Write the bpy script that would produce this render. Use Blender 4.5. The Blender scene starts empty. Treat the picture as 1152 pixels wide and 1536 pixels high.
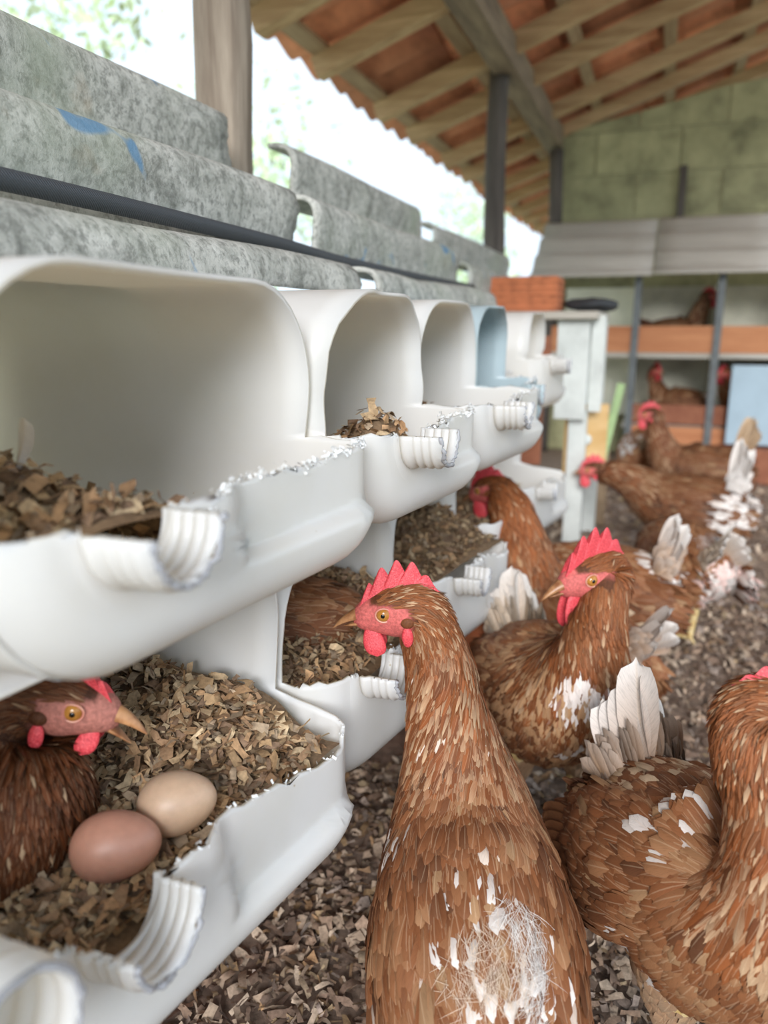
import bpy, bmesh, math, random
import numpy as np
from mathutils import Vector, Matrix
from math import pi, sin, cos, radians as R

S = bpy.context.scene
COL = S.collection
rng = np.random.default_rng(7)
random.seed(7)

# ------------------------------------------------------------------ camera
CAMZ = 0.66
YAW, PITCH = R(19.65), R(13.55)
cd = bpy.data.cameras.new('camera'); cam = bpy.data.objects.new('camera', cd); COL.objects.link(cam)
cr = Vector((cos(YAW), sin(YAW), 0))
cf = Vector((-sin(YAW)*cos(PITCH), cos(YAW)*cos(PITCH), -sin(PITCH)))
cu = cr.cross(cf)
cam.matrix_world = Matrix(((cr.x, cu.x, -cf.x, 0), (cr.y, cu.y, -cf.y, 0), (cr.z, cu.z, -cf.z, CAMZ), (0, 0, 0, 1)))
cd.sensor_fit = 'VERTICAL'; cd.sensor_height = 34.62; cd.lens = 26.0
cd.clip_start = 0.02; cd.clip_end = 200
cd.dof.use_dof = True; cd.dof.focus_distance = 0.67; cd.dof.aperture_fstop = 3.9
S.camera = cam

# ------------------------------------------------------------------ light
W = bpy.data.worlds.new('world'); S.world = W; W.use_nodes = True
wn = W.node_tree; bg = wn.nodes['Background']
bg.inputs[0].default_value = (0.72, 0.86, 1.0, 1); bg.inputs[1].default_value = 1.12
sd = bpy.data.lights.new('sun', 'SUN'); sd.energy = 2.4; sd.angle = R(24); sd.color = (0.98, 0.985, 1.0)
sun = bpy.data.objects.new('sun', sd); COL.objects.link(sun)
sun.rotation_euler = Vector((-0.22, 0.90, -0.36)).to_track_quat('-Z', 'Y').to_euler()
vs = S.view_settings
vs.view_transform = 'Standard'; vs.look = 'None'; vs.gamma = 1.0; vs.exposure = 0.5
vs.use_curve_mapping = False

# ------------------------------------------------------------------ helpers
def raw_mesh(name, V, quads=None, tris=None, col=None, uv=None, smooth=True):
    V = np.asarray(V, dtype=np.float32).reshape(-1, 3)
    parts, starts, totals, off = [], [], [], 0
    if quads is not None and len(quads):
        q = np.asarray(quads, dtype=np.int32).reshape(-1, 4); parts.append(q.ravel())
        starts.append(np.arange(len(q))*4); totals.append(np.full(len(q), 4)); off = len(q)*4
    if tris is not None and len(tris):
        t = np.asarray(tris, dtype=np.int32).reshape(-1, 3); parts.append(t.ravel())
        starts.append(off+np.arange(len(t))*3); totals.append(np.full(len(t), 3))
    L = np.concatenate(parts); st = np.concatenate(starts); tt = np.concatenate(totals)
    me = bpy.data.meshes.new(name)
    me.vertices.add(len(V)); me.vertices.foreach_set('co', V.ravel())
    me.loops.add(len(L)); me.loops.foreach_set('vertex_index', L.astype(np.int32))
    me.polygons.add(len(st)); me.polygons.foreach_set('loop_start', st.astype(np.int32))
    try: me.polygons.foreach_set('loop_total', tt.astype(np.int32))
    except Exception: pass
    if smooth: me.polygons.foreach_set('use_smooth', np.ones(len(st), dtype=bool))
    me.update(calc_edges=True)
    if col is not None:
        c = np.ones((len(V), 4), dtype=np.float32); c[:, :3] = np.clip(np.asarray(col)[:, :3], 0, 1)
        a = me.color_attributes.new('Col', 'FLOAT_COLOR', 'POINT'); a.data.foreach_set('color', c.ravel())
    if uv is not None:
        l = me.uv_layers.new(name='UVMap'); l.data.foreach_set('uv', np.asarray(uv, dtype=np.float32)[L].ravel())
    me.validate()
    return me

def link(name, me, mat=None, parent=None, loc=(0, 0, 0)):
    o = bpy.data.objects.new(name, me); COL.objects.link(o); o.location = loc
    if mat is not None and me is not None and not me.materials: me.materials.append(mat)
    if parent is not None: o.parent = parent
    return o

def tag(o, label=None, cat=None, group=None, kind=None):
    if label: o['label'] = label
    if cat: o['category'] = cat
    if group: o['group'] = group
    if kind: o['kind'] = kind
    return o

def empty(name, loc=(0, 0, 0), rz=0):
    o = bpy.data.objects.new(name, None); COL.objects.link(o); o.location = loc; o.rotation_euler = (0, 0, rz)
    o.empty_display_size = 0.05
    return o

def from_bm(name, bm, mat, parent=None, loc=(0, 0, 0), smooth=False):
    bmesh.ops.recalc_face_normals(bm, faces=bm.faces)
    me = bpy.data.meshes.new(name); bm.to_mesh(me); bm.free()
    if smooth: me.polygons.foreach_set('use_smooth', np.ones(len(me.polygons), dtype=bool))
    return link(name, me, mat, parent, loc)

def bm_box(bm, c, s, M=None, bev=0.0):
    r = bmesh.ops.create_cube(bm, size=1.0)
    vs_ = r['verts']
    for v in vs_:
        p = Vector((v.co.x*s[0], v.co.y*s[1], v.co.z*s[2]))
        if M is not None: p = M @ p
        v.co = p + Vector(c)
    if bev > 0:
        es = list({e for v in vs_ for e in v.link_edges})
        bmesh.ops.bevel(bm, geom=es, offset=bev, segments=2, affect='EDGES', profile=0.5)

def box(name, c, s, mat, parent=None, bev=0.0, M=None, jig=0.0):
    """one box mesh whose origin sits at the parent's origin"""
    bm = bmesh.new(); bm_box(bm, c, s, M, bev)
    if jig:
        for v in bm.verts: v.co += Vector((random.uniform(-jig, jig), random.uniform(-jig, jig), random.uniform(-jig, jig)))
    return from_bm(name, bm, mat, parent)

def grid_quads(nu, nv, off=0, wrap_v=False):
    i = np.arange(nu-1)[:, None]; nvv = nv if wrap_v else nv-1
    j = np.arange(nvv)[None, :]; j2 = (j+1) % nv
    a = i*nv+j; b = i*nv+j2; c = (i+1)*nv+j2; d = (i+1)*nv+j
    return (np.stack([a, b, c, d], -1).reshape(-1, 4)+off)

def tube(P, rad, seg=10, cap=True):
    P = np.asarray(P, float); n = len(P); rad = np.broadcast_to(np.asarray(rad, float), (n,))
    T = np.gradient(P, axis=0); T /= np.linalg.norm(T, axis=1)[:, None]+1e-12
    ref = np.array([0.0, 0, 1]) if abs(T[0, 2]) < 0.8 else np.array([1.0, 0, 0])
    V = []
    s = np.cross(ref, T[0]); s /= np.linalg.norm(s)
    for k in range(n):
        s = s-T[k]*np.dot(s, T[k]); s /= np.linalg.norm(s); nn = np.cross(T[k], s)
        th = np.linspace(0, 2*pi, seg, endpoint=False)
        V.append(P[k]+rad[k]*(np.cos(th)[:, None]*s+np.sin(th)[:, None]*nn))
    V = np.concatenate(V); Q = grid_quads(n, seg, 0, True); tris = []
    if cap:
        c0 = len(V); V = np.vstack([V, P[0], P[-1]])
        for j in range(seg):
            tris.append((c0, (j+1) % seg, j)); b = (n-1)*seg; tris.append((c0+1, b+j, b+(j+1) % seg))
    return V, Q, np.array(tris, dtype=int).reshape(-1, 3)

def catmull(K, n):
    K = np.asarray(K, float); m = len(K)
    E = np.vstack([2*K[0]-K[1], K, 2*K[-1]-K[-2]])
    t = np.linspace(0, m-1-1e-9, n); i = t.astype(int); f = (t-i)[:, None]
    p0, p1, p2, p3 = E[i], E[i+1], E[i+2], E[i+3]
    return 0.5*(2*p1+(p2-p0)*f+(2*p0-5*p1+4*p2-p3)*f*f+(3*p1-p0-3*p2+p3)*f**3)

def sm(x, a, b):
    t = np.clip((x-a)/(b-a), 0, 1); return t*t*(3-2*t)

def vnoise(P, f, seed=0):
    """cheap smooth pseudo noise from sines, about -1..1"""
    r = np.random.default_rng(seed); P = np.asarray(P); out = np.zeros(len(P))
    for k in range(5):
        d = r.normal(size=3); d /= np.linalg.norm(d)
        out += np.sin(P@d*f*(0.7+0.5*k)*2*pi+r.uniform(0, 6.28))/(1+0.4*k)
    return out/2.6

# ------------------------------------------------------------------ materials
class NT:
    def __init__(s, name):
        s.m = bpy.data.materials.new(name); s.m.use_nodes = True; s.t = s.m.node_tree; s.b = s.t.nodes['Principled BSDF']
    def n(s, typ, **kw):
        x = s.t.nodes.new(typ)
        for k, v in kw.items():
            if k in x.inputs: x.inputs[k].default_value = v
            else: setattr(x, k, v)
        return x
    def l(s, a, b): s.t.links.new(a, b)
    def coord(s, kind='Object', scale=(1, 1, 1)):
        c = s.n('ShaderNodeTexCoord'); m = s.n('ShaderNodeMapping'); m.inputs['Scale'].default_value = scale
        s.l(c.outputs[kind], m.inputs[0]); return m.outputs[0]
    def noise(s, vec, scale, detail=4, rough=0.55, dist=0.0):
        x = s.n('ShaderNodeTexNoise'); x.inputs['Scale'].default_value = scale; x.inputs['Detail'].default_value = detail
        x.inputs['Roughness'].default_value = rough; x.inputs['Distortion'].default_value = dist
        s.l(vec, x.inputs['Vector']); return x.outputs['Fac']
    def ramp(s, fac, stops):
        x = s.n('ShaderNodeValToRGB'); e = x.color_ramp.elements
        while len(e) < len(stops): e.new(0.5)
        for k, (p, c) in enumerate(stops):
            e[k].position = p; e[k].color = (*c, 1) if len(c) == 3 else c
        s.l(fac, x.inputs[0]); return x.outputs[0]
    def mix(s, fac, a, b, blend='MIX'):
        x = s.n('ShaderNodeMix'); x.data_type = 'RGBA'; x.blend_type = blend
        for sock, v in ((x.inputs[0], fac), (x.inputs[6], a), (x.inputs[7], b)):
            if hasattr(v, 'is_output'): s.l(v, sock)
            elif isinstance(v, (int, float)): sock.default_value = v
            else: sock.default_value = (*v, 1) if len(v) == 3 else v
        return x.outputs[2]
    def bump(s, h, strength=0.3, dist=0.01):
        x = s.n('ShaderNodeBump'); x.inputs['Strength'].default_value = strength; x.inputs['Distance'].default_value = dist
        s.l(h, x.inputs['Height']); s.l(x.outputs[0], s.b.inputs['Normal'])
    def base(s, c):
        if hasattr(c, 'is_output'): s.l(c, s.b.inputs['Base Color'])
        else: s.b.inputs['Base Color'].default_value = (*c, 1)
    def rough(s, v): s.b.inputs['Roughness'].default_value = v

def plastic(name, c, dirt=(0.45, 0.36, 0.24), trans=0.0, tc=(0.95, 0.86, 0.68)):
    k = NT(name); v = k.coord()
    a = k.noise(v, 9, 5, 0.6); c1 = k.mix(k.ramp(a, [(0.45, (0, 0, 0)), (0.8, (1, 1, 1))]), c, tuple(x*y for x, y in zip(c, (0.93, 0.92, 0.88))))
    sp = k.noise(v, 85, 2, 0.5); f = k.ramp(sp, [(0.775, (0, 0, 0)), (0.80, (1, 1, 1))])
    k.base(k.mix(f, c1, dirt)); k.rough(0.36)
    k.b.inputs['Subsurface Weight'].default_value = 0.12; k.b.inputs['Subsurface Radius'].default_value = (0.02, 0.018, 0.014)
    k.b.inputs['Subsurface Scale'].default_value = 0.25
    k.bump(k.noise(v, 30, 3), 0.06, 0.004)
    if trans:   # thin polyethylene lets some daylight through
        tr = k.n('ShaderNodeBsdfTranslucent'); tr.inputs[0].default_value = (*tc, 1); mx = k.n('ShaderNodeMixShader'); mx.inputs[0].default_value = trans
        out = k.t.nodes['Material Output']; k.l(k.b.outputs[0], mx.inputs[1]); k.l(tr.outputs[0], mx.inputs[2]); k.l(mx.outputs[0], out.inputs['Surface'])
        k.b.inputs['Subsurface Weight'].default_value = 0.0
    return k.m
M_white = plastic('white_plastic', (0.90, 0.915, 0.94), trans=0.42)
M_blue = plastic('pale_blue_plastic', (0.50, 0.60, 0.63), trans=0.2, tc=(0.5, 0.65, 0.7))
M_rim = plastic('grimy_cut_plastic', (0.36, 0.36, 0.38), (0.1, 0.1, 0.1))
M_torn = plastic('torn_plastic', (0.80, 0.80, 0.79))

def mk_fibre():
    k = NT('fibre_cement'); v = k.coord()
    a = k.noise(v, 22, 8, 0.75, 0.8); b = k.noise(v, 110, 6, 0.75); d = k.noise(v, 5, 3)
    c = k.ramp(a, [(0.3, (0.13, 0.13, 0.11)), (0.42, (0.36, 0.36, 0.32)), (0.56, (0.56, 0.55, 0.50)), (0.75, (0.70, 0.69, 0.63))])
    c = k.mix(k.ramp(b, [(0.38, (0.25, 0.25, 0.25)), (0.52, (1, 1, 1))]), (0.17, 0.17, 0.15), c)
    c = k.mix(k.ramp(d, [(0.52, (0, 0, 0)), (0.75, (0.55, 0.55, 0.55))]), c, (0.34, 0.38, 0.28))
    p = k.noise(v, 11, 3, 0.5, 1.0)
    c = k.mix(k.ramp(p, [(0.68, (0, 0, 0)), (0.72, (0.8, 0.8, 0.8))]), c, (0.10, 0.25, 0.42))
    q = k.noise(v, 5, 4, 0.6, 0.8)
    c = k.mix(k.ramp(q, [(0.66, (0, 0, 0)), (0.8, (0.5, 0.5, 0.5))]), c, (0.45, 0.30, 0.17))
    k.base(c); k.rough(0.9); k.bump(b, 0.5, 0.004)
    return k.m
M_fibre = mk_fibre()

def wood(name, c0, c1, axis=2, scale=1.0, rough=0.8):
    k = NT(name); sc = [18*scale]*3; sc[axis] = 1.6*scale
    v = k.coord('Object', tuple(sc)); a = k.noise(v, 1.6, 7, 0.65, 0.4); b = k.noise(v, 6, 4, 0.6)
    mid = tuple((x+y)/2 for x, y in zip(c0, c1))
    k.base(k.mix(k.ramp(b, [(0.3, (0.6, 0.6, 0.6)), (0.62, (1, 1, 1))]), c0, k.ramp(a, [(0.3, c0), (0.5, mid), (0.7, c1)])))
    k.rough(rough); k.bump(b, 0.4, 0.003); return k.m
M_post = wood('weathered_post_wood', (0.17, 0.12, 0.085), (0.50, 0.41, 0.32), 2)
M_log = wood('dark_log_bark', (0.045, 0.036, 0.03), (0.17, 0.14, 0.12), 2)
M_rafter = wood('rafter_wood', (0.38, 0.23, 0.11), (0.74, 0.53, 0.30), 0)
M_batten = wood('batten_wood', (0.28, 0.18, 0.10), (0.56, 0.42, 0.26), 1)
M_beam = wood('beam_wood', (0.13, 0.09, 0.06), (0.38, 0.29, 0.19), 1)
M_plankY = wood('plank_wood', (0.22, 0.14, 0.08), (0.45, 0.32, 0.2), 1)
M_orange = wood('orange_plank', (0.42, 0.15, 0.06), (0.66, 0.30, 0.14), 0)
M_brownbd = wood('red_brown_board', (0.22, 0.07, 0.035), (0.36, 0.14, 0.07), 1)
M_greybd = wood('grey_weathered_board', (0.38, 0.34, 0.28), (0.70, 0.65, 0.57), 0, 0.5)
M_ply = wood('yellow_plywood', (0.55, 0.33, 0.12), (0.75, 0.52, 0.26), 0, 0.5)

def mk_var(name, c, var=0.12, rough=0.8, nscale=30, bump=0.2, per_obj=0.3, dark=0.55):
    k = NT(name); v = k.coord(); a = k.noise(v, nscale, 6, 0.65)
    cc = k.ramp(a, [(0.25, tuple(x*dark for x in c)), (0.5, c), (0.8, tuple(min(1, x*(1+var*2)) for x in c))])
    if per_obj:
        oi = k.n('ShaderNodeObjectInfo'); h = k.n('ShaderNodeHueSaturation')
        mr = k.n('ShaderNodeMapRange'); mr.inputs[3].default_value = 1-per_obj; mr.inputs[4].default_value = 1+per_obj
        k.l(oi.outputs['Random'], mr.inputs[0]); k.l(mr.outputs[0], h.inputs['Value']); k.l(cc, h.inputs['Color']); cc = h.outputs[0]
    k.base(cc); k.rough(rough)
    if bump: k.bump(a, bump, 0.004)
    return k.m
M_tile = mk_var('terracotta_tile', (0.68, 0.28, 0.15), 0.15, 0.85, 14, 0.2, 0.35)
M_brick = mk_var('orange_clay_brick', (0.55, 0.18, 0.075), 0.1, 0.85, 40, 0.3, 0.12)
M_mortar = mk_var('mortar', (0.40, 0.37, 0.22), 0.1, 0.95, 30, 0.3, 0)
M_block = mk_var('mossy_concrete_block', (0.43, 0.41, 0.23), 0.25, 0.95, 6, 0.5, 0.2, 0.4)
M_board = mk_var('pale_painted_board', (0.62, 0.64, 0.60), 0.1, 0.7, 12, 0.1, 0.08, 0.75)
M_cream = mk_var('cream_board', (0.74, 0.71, 0.58), 0.1, 0.8, 8, 0.1, 0.12, 0.75)
M_metal = mk_var('dark_metal_post', (0.12, 0.13, 0.13), 0.2, 0.5, 30, 0.1, 0)
M_blpanel = mk_var('blue_grey_panel', (0.38, 0.49, 0.56), 0.06, 0.5, 6, 0.05, 0, 0.85)
M_green = mk_var('green_painted_strip', (0.34, 0.47, 0.22), 0.1, 0.7, 20, 0.1, 0, 0.8)
M_black = mk_var('black_cloth', (0.035, 0.038, 0.042), 0.3, 0.7, 25, 0.3, 0)
M_floor = mk_var('dark_litter_soil', (0.30, 0.21, 0.155), 0.3, 0.95, 60, 0.6, 0, 0.4)
M_grass = mk_var('pale_grass', (0.42, 0.42, 0.30), 0.3, 0.9, 4, 0.2, 0)  # pale, low-saturation grass with random mottling
M_bark = mk_var('tree_bark', (0.22, 0.17, 0.12), 0.2, 0.9, 15, 0.4, 0)

def mk_hose():
    k = NT('braided_black_hose'); v = k.coord('Object'); w = k.n('ShaderNodeTexWave'); w.inputs['Scale'].default_value = 210
    w.bands_direction = 'DIAGONAL'; k.l(v, w.inputs[0])
    k.base(k.mix(w.outputs['Fac'], (0.035, 0.04, 0.047), (0.085, 0.093, 0.105))); k.rough(0.55); k.bump(w.outputs['Fac'], 0.4, 0.002); return k.m
M_hose = mk_hose()

def mk_attr(name, rough=0.8, fine=0, streak=False, bump=0.0, spec=0.3, var=(0.75, 1.12)):
    k = NT(name); a = k.n('ShaderNodeAttribute'); a.attribute_name = 'Col'; c = a.outputs['Color']
    if streak:
        u = k.n('ShaderNodeUVMap'); sp = k.n('ShaderNodeSeparateXYZ'); k.l(u.outputs[0], sp.inputs[0])
        # barbs sweep out from the shaft: coordinate v - |u-.5| repeated
        s1 = k.n('ShaderNodeMath', operation='SUBTRACT'); k.l(sp.outputs[0], s1.inputs[0]); s1.inputs[1].default_value = 0.5
        ab = k.n('ShaderNodeMath', operation='ABSOLUTE'); k.l(s1.outputs[0], ab.inputs[0])
        ml = k.n('ShaderNodeMath', operation='MULTIPLY_ADD'); k.l(ab.outputs[0], ml.inputs[0]); ml.inputs[1].default_value = -0.9; k.l(sp.outputs[1], ml.inputs[2])
        cb = k.n('ShaderNodeCombineXYZ'); k.l(ml.outputs[0], cb.inputs[1])
        m3 = k.n('ShaderNodeMath', operation='MULTIPLY'); k.l(ab.outputs[0], m3.inputs[0]); m3.inputs[1].default_value = 0.15; k.l(m3.outputs[0], cb.inputs[0])
        nz = k.noise(cb.outputs[0], 26, 4, 0.7)
        c = k.mix(1.0, c, k.ramp(nz, [(0.25, (var[0]*0.8,)*3), (0.5, (0.98,)*3), (0.75, (1, 1, 1))]), 'MULTIPLY')
        sh = k.n('ShaderNodeMath', operation='LESS_THAN'); k.l(ab.outputs[0], sh.inputs[0]); sh.inputs[1].default_value = 0.035
        sf = k.n('ShaderNodeMath', operation='MULTIPLY'); k.l(sh.outputs[0], sf.inputs[0]); sf.inputs[1].default_value = 0.18
        c = k.mix(sf.outputs[0], c, (0.75, 0.55, 0.36))
        k.bump(nz, 0.25, 0.001)
    elif fine:
        v = k.coord(); nz = k.noise(v, fine, 4, 0.65)
        c = k.mix(1.0, c, k.ramp(nz, [(0.3, (var[0],)*3), (0.65, (1, 1, 1))]), 'MULTIPLY')
        if bump: k.bump(nz, bump, 0.002)
    k.base(c); k.rough(rough); k.b.inputs['Specular IOR Level'].default_value = spec
    return k.m
M_feather = mk_attr('feather', 0.62, 0, True, 0, 0.25)
M_skin = mk_attr('hen_skin', 0.6, 420, False, 0.5, 0.3, (0.6, 1.0))
M_chip = mk_attr('wood_chip', 0.85, 220, False, 0.3, 0.2, (0.55, 1.0))
M_leaf = mk_attr('leaf', 0.6, 0, False, 0, 0.3)
k = NT('comb_red'); v = k.coord(); nz = k.noise(v, 700, 3, 0.6)
k.base(k.ramp(nz, [(0.3, (0.52, 0.030, 0.045)), (0.6, (0.78, 0.085, 0.10)), (0.8, (0.9, 0.28, 0.28))])); k.rough(0.45); k.bump(nz, 0.45, 0.0015)
k.b.inputs['Subsurface Weight'].default_value = 0.25; k.b.inputs['Subsurface Radius'].default_value = (0.01, 0.002, 0.002); k.b.inputs['Subsurface Scale'].default_value = 0.3
M_comb = k.m
def horn(name, c0, c1):
    k = NT(name); v = k.coord(); k.base(k.mix(k.ramp(k.noise(v, 120, 3), [(0.35, (0, 0, 0)), (0.65, (1, 1, 1))]), c0, c1)); k.rough(0.35); return k.m
M_beak = horn('beak_horn', (0.26, 0.10, 0.04), (0.50, 0.25, 0.11))
M_iris = horn('orange_iris', (0.36, 0.14, 0.025), (0.48, 0.22, 0.045)); M_iris.node_tree.nodes['Principled BSDF'].inputs['Roughness'].default_value = 0.08
k = NT('pupil_black'); k.base((0.004, 0.004, 0.004)); k.rough(0.05); M_pupil = k.m
M_ring = horn('pale_eye_ring', (0.62, 0.24, 0.18), (0.70, 0.36, 0.26))
M_leg = horn('yellow_leg_scale', (0.62, 0.42, 0.16), (0.78, 0.62, 0.34))
def eggm(name, c):
    k = NT(name); v = k.coord(); nz = k.noise(v, 160, 3); k.base(k.ramp(nz, [(0.3, tuple(x*0.88 for x in c)), (0.7, c)])); k.rough(0.42)
    k.b.inputs['Subsurface Weight'].default_value = 0.1; k.b.inputs['Subsurface Scale'].default_value = 0.1; k.bump(nz, 0.06, 0.001); return k.m
M_egg1 = eggm('brown_eggshell', (0.50, 0.245, 0.17)); M_egg2 = eggm('tan_eggshell', (0.60, 0.40, 0.27))

# ------------------------------------------------------------------ setting: floor, outside ground
def height_plane(name, x0, x1, y0, y1, nx, ny, z, amp, fr, mat):
    X, Y = np.meshgrid(np.linspace(x0, x1, nx), np.linspace(y0, y1, ny), indexing='ij')
    P = np.stack([X.ravel(), Y.ravel(), np.zeros(nx*ny)], 1); P[:, 2] = z+amp*vnoise(P, fr, 3)
    return link(name, raw_mesh(name, P, grid_quads(nx, ny)[:, ::-1]), mat)
fl = height_plane('floor', -0.72, 2.3, -1.2, 7.0, 60, 120, -0.004, 0.004, 2.5, M_floor); tag(fl, kind='structure')
gr = height_plane('ground_outside', -60, 60, -60, 60, 40, 40, -0.05, 0.03, 0.1, M_grass); tag(gr, kind='structure')
wl = box('wall_left', (-0.72, 1.8, 0.09), (0.05, 4.9, 0.18), M_cream); tag(wl, kind='structure')

# corrugated fibre-cement sheets leaning over the nests
CR1 = np.array([-0.597, 0.912]); SD = np.array([0.094, -0.100])/0.1372; SN = np.array([0.7288, 0.6848])
def sheet_pt(s):
    return CR1+np.outer(s, SD)+np.outer(0.026*np.cos(2*pi*s/0.137), SN)
def fibre_sheet(ya, yb, label, s0=-0.03, s1=0.30, top_start=None, seed=0, dz=0.0):
    s = np.linspace(s0, s1, 70); nj = 40
    pr = sheet_pt(s); g = np.random.default_rng(seed)
    V = np.zeros((70, nj, 3))
    for i in range(70):
        a = ya if (top_start is None or s[i] > 0.075) else top_start
        yy = np.linspace(a, yb+0.01*sin(i*0.35+seed)+0.004*g.normal(), nj)
        V[i, :, 0] = pr[i, 0]; V[i, :, 1] = yy; V[i, :, 2] = pr[i, 1]+dz
    V = V.reshape(-1, 3); V[:, 2] += 0.003*vnoise(V, 2.2, seed)
    c = V.mean(0); c[2] = V[:, 2].min()
    o = link('corrugated_sheet', raw_mesh('corrugated_sheet', V-c, grid_quads(70, nj)), M_fibre, None, tuple(c))
    m = o.modifiers.new('thick', 'SOLIDIFY'); m.thickness = 0.007; m.offset = 0
    return tag(o, label, 'roofing sheet', 'corrugated sheets over the nest row')
fibre_sheet(-0.35, 0.985, 'grey lichen-stained corrugated sheet with blue paint marks, in front of the square post', seed=1)
fibre_sheet(1.05, 1.86, 'grey corrugated sheet just beyond the square wooden post', top_start=1.175, seed=2)
fibre_sheet(1.98, 2.98, 'grey corrugated sheet reaching the dark log post', seed=3, s1=0.2, dz=-0.02)

# hose in the valley of the sheets
hp = []
for y in np.linspace(-0.4, 1.95, 60):
    hp.append((-0.4615+0.003*sin(y*5), y, 0.7595+0.004*sin(y*3.1)-0.004*sm(y, 0.9, 1.1)))
V_, Q_, T_ = tube(hp, 0.0085, 12)
tag(link('garden_hose', raw_mesh('garden_hose', V_, Q_, T_), M_hose), 'black braided rubber hose lying along the corrugated sheets', 'hose')

# posts and beam
def post_box(label, x, y, w, d, z1, mat, seed):
    g = np.random.default_rng(seed); n = 24; prof = []
    cx = np.array([-1, -0.86, 0.86, 1, 1, 0.86, -0.86, -1])*w/2; cy = np.array([-0.86, -1, -1, -0.86, 0.86, 1, 1, 0.86])*d/2
    V = []
    for i in range(n):
        z = z1*i/(n-1); V.append(np.stack([cx*(1+0.04*g.normal())+0.003*g.normal(), cy*(1+0.04*g.normal()), np.full(8, z)], 1))
    V = np.concatenate(V); Q = grid_quads(n, 8, 0, True); c = len(V); V = np.vstack([V, [0, 0, z1]])
    T = [(c, (n-1)*8+j, (n-1)*8+(j+1) % 8) for j in range(8)]
    o = link('timber_post', raw_mesh('timber_post', V, Q, T, smooth=False), mat, None, (x, y, 0)); return tag(o, label, 'post')
post_box('square weathered timber post rising between the corrugated sheets', -0.650, 1.11, 0.066, 0.062, 1.535, M_post, 1)
def log_post(label, x, y, r, z1, seed):
    g = np.random.default_rng(seed); zz = np.linspace(0, z1, 26)
    P = np.stack([0.012*np.sin(zz*3+seed), 0.01*np.cos(zz*2.3), zz], 1)
    V, Q, T = tube(P, r*(1+0.10*vnoise(P, 2, seed)), 12)
    return tag(link('log_post', raw_mesh('log_post', V, Q, T), M_log, None, (x, y, 0)), label, 'post')
log_post('dark round log post holding up the tiled roof', -0.63, 3.03, 0.04, 1.55, 1)
log_post('dark log post at the corner of the mossy block wall', -0.585, 4.22, 0.035, 1.52, 5)
bm_o = box('roof_beam', (0, 2.0, 0), (0.085, 5.4, 0.10), M_beam); bm_o.location = (-0.61, 0, 1.585)
bm_o.data.transform(Matrix.Translation((0, 0, 0)))
tag(bm_o, 'long dark wooden beam lying on the posts under the tiled roof', 'beam')

# ------------------------------------------------------------------ roof
RS = 0.36; RA = math.atan(RS)
def zr(x): return 1.69+RS*(x+0.6)
roof = empty('roof', (0, 0, 0)); tag(roof, kind='structure')
XE, XT = -1.13, 1.8
def add_rafter(y, w=0.055):
    L = (XT-XE)/cos(RA)
    M = Matrix.Rotation(-RA, 3, 'Y')
    xm = (XE+XT)/2+0.04
    return box('rafter', (xm, y, zr(xm)-0.075), (L, w, 0.06), M_rafter, roof, 0, M)
for y in np.arange(-0.35, 7.6, 0.47): add_rafter(y+0.04*math.sin(y*7))
for x in np.arange(XE+0.06, XT, 0.33):
    box('batten', (x, 3.5, zr(x)-0.032), (0.05, 8.4, 0.022), M_batten, roof, 0, Matrix.Rotation(-RA, 3, 'Y'))
# S-profile clay tile, long axis up the slope
def tile_mesh():
    n = 9; u = np.linspace(0, 1, n); yy = (u-0.5)*0.205; zz = 0.026*np.cos(u*2*pi)
    V = []
    for t in (0, 0.006):
        for xx in (-0.20, 0.20):
            V += [(xx, a, b+t+(0.012 if xx < 0 else 0)) for a, b in zip(yy, zz)]
    V = np.array(V); Q = []
    for i in range(n-1):
        Q += [(i, i+1, n+i+1, n+i), (2*n+i, 3*n+i, 3*n+i+1, 2*n+i+1), (i, 2*n+i, 2*n+i+1, i+1), (n+i, n+i+1, 3*n+i+1, 3*n+i)]
    return V, np.array(Q)
TV, TQ = tile_mesh(); tme = raw_mesh('roof_tile', TV, TQ)
tl = []
for x in np.arange(XE+0.13, XT, 0.33):
    for y in np.arange(-0.6, 7.7, 0.19):
        tl.append((x+random.uniform(-0.018, 0.018), y+random.uniform(-0.006, 0.006), zr(x)+0.008+random.uniform(-0.004, 0.004), random.uniform(-0.03, 0.03)))
def tile_rank(t):
    x, y, z, a = t; v = Vector((x, y, z-CAMZ)); d = v.dot(cf)
    if d < 0.2: return 1e6
    px = 576+1154*v.dot(cr)/d; py = 768-1154*v.dot(cu)/d
    if px < 340 or px > 1200 or py < -60: return 1e5+v.length
    return v.length
tl.sort(key=tile_rank)
for x, y, z, a in tl[:300]:
    o = link('roof_tile', tme, M_tile, roof, (x, y, z)); o.rotation_euler = (0, -RA, a)
rest = tl[300:]
VV, QQ = [], []
for i, (x, y, z, a) in enumerate(rest):
    Rm = np.array(Matrix.Rotation(-RA, 3, 'Y') @ Matrix.Rotation(a, 3, 'Z')); VV.append(TV@Rm.T+np.array([x, y, z])); QQ.append(TQ+i*len(TV))
tag(link('tile_field', raw_mesh('tile_field', np.concatenate(VV), np.concatenate(QQ)), M_tile, roof), kind='stuff')

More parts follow.
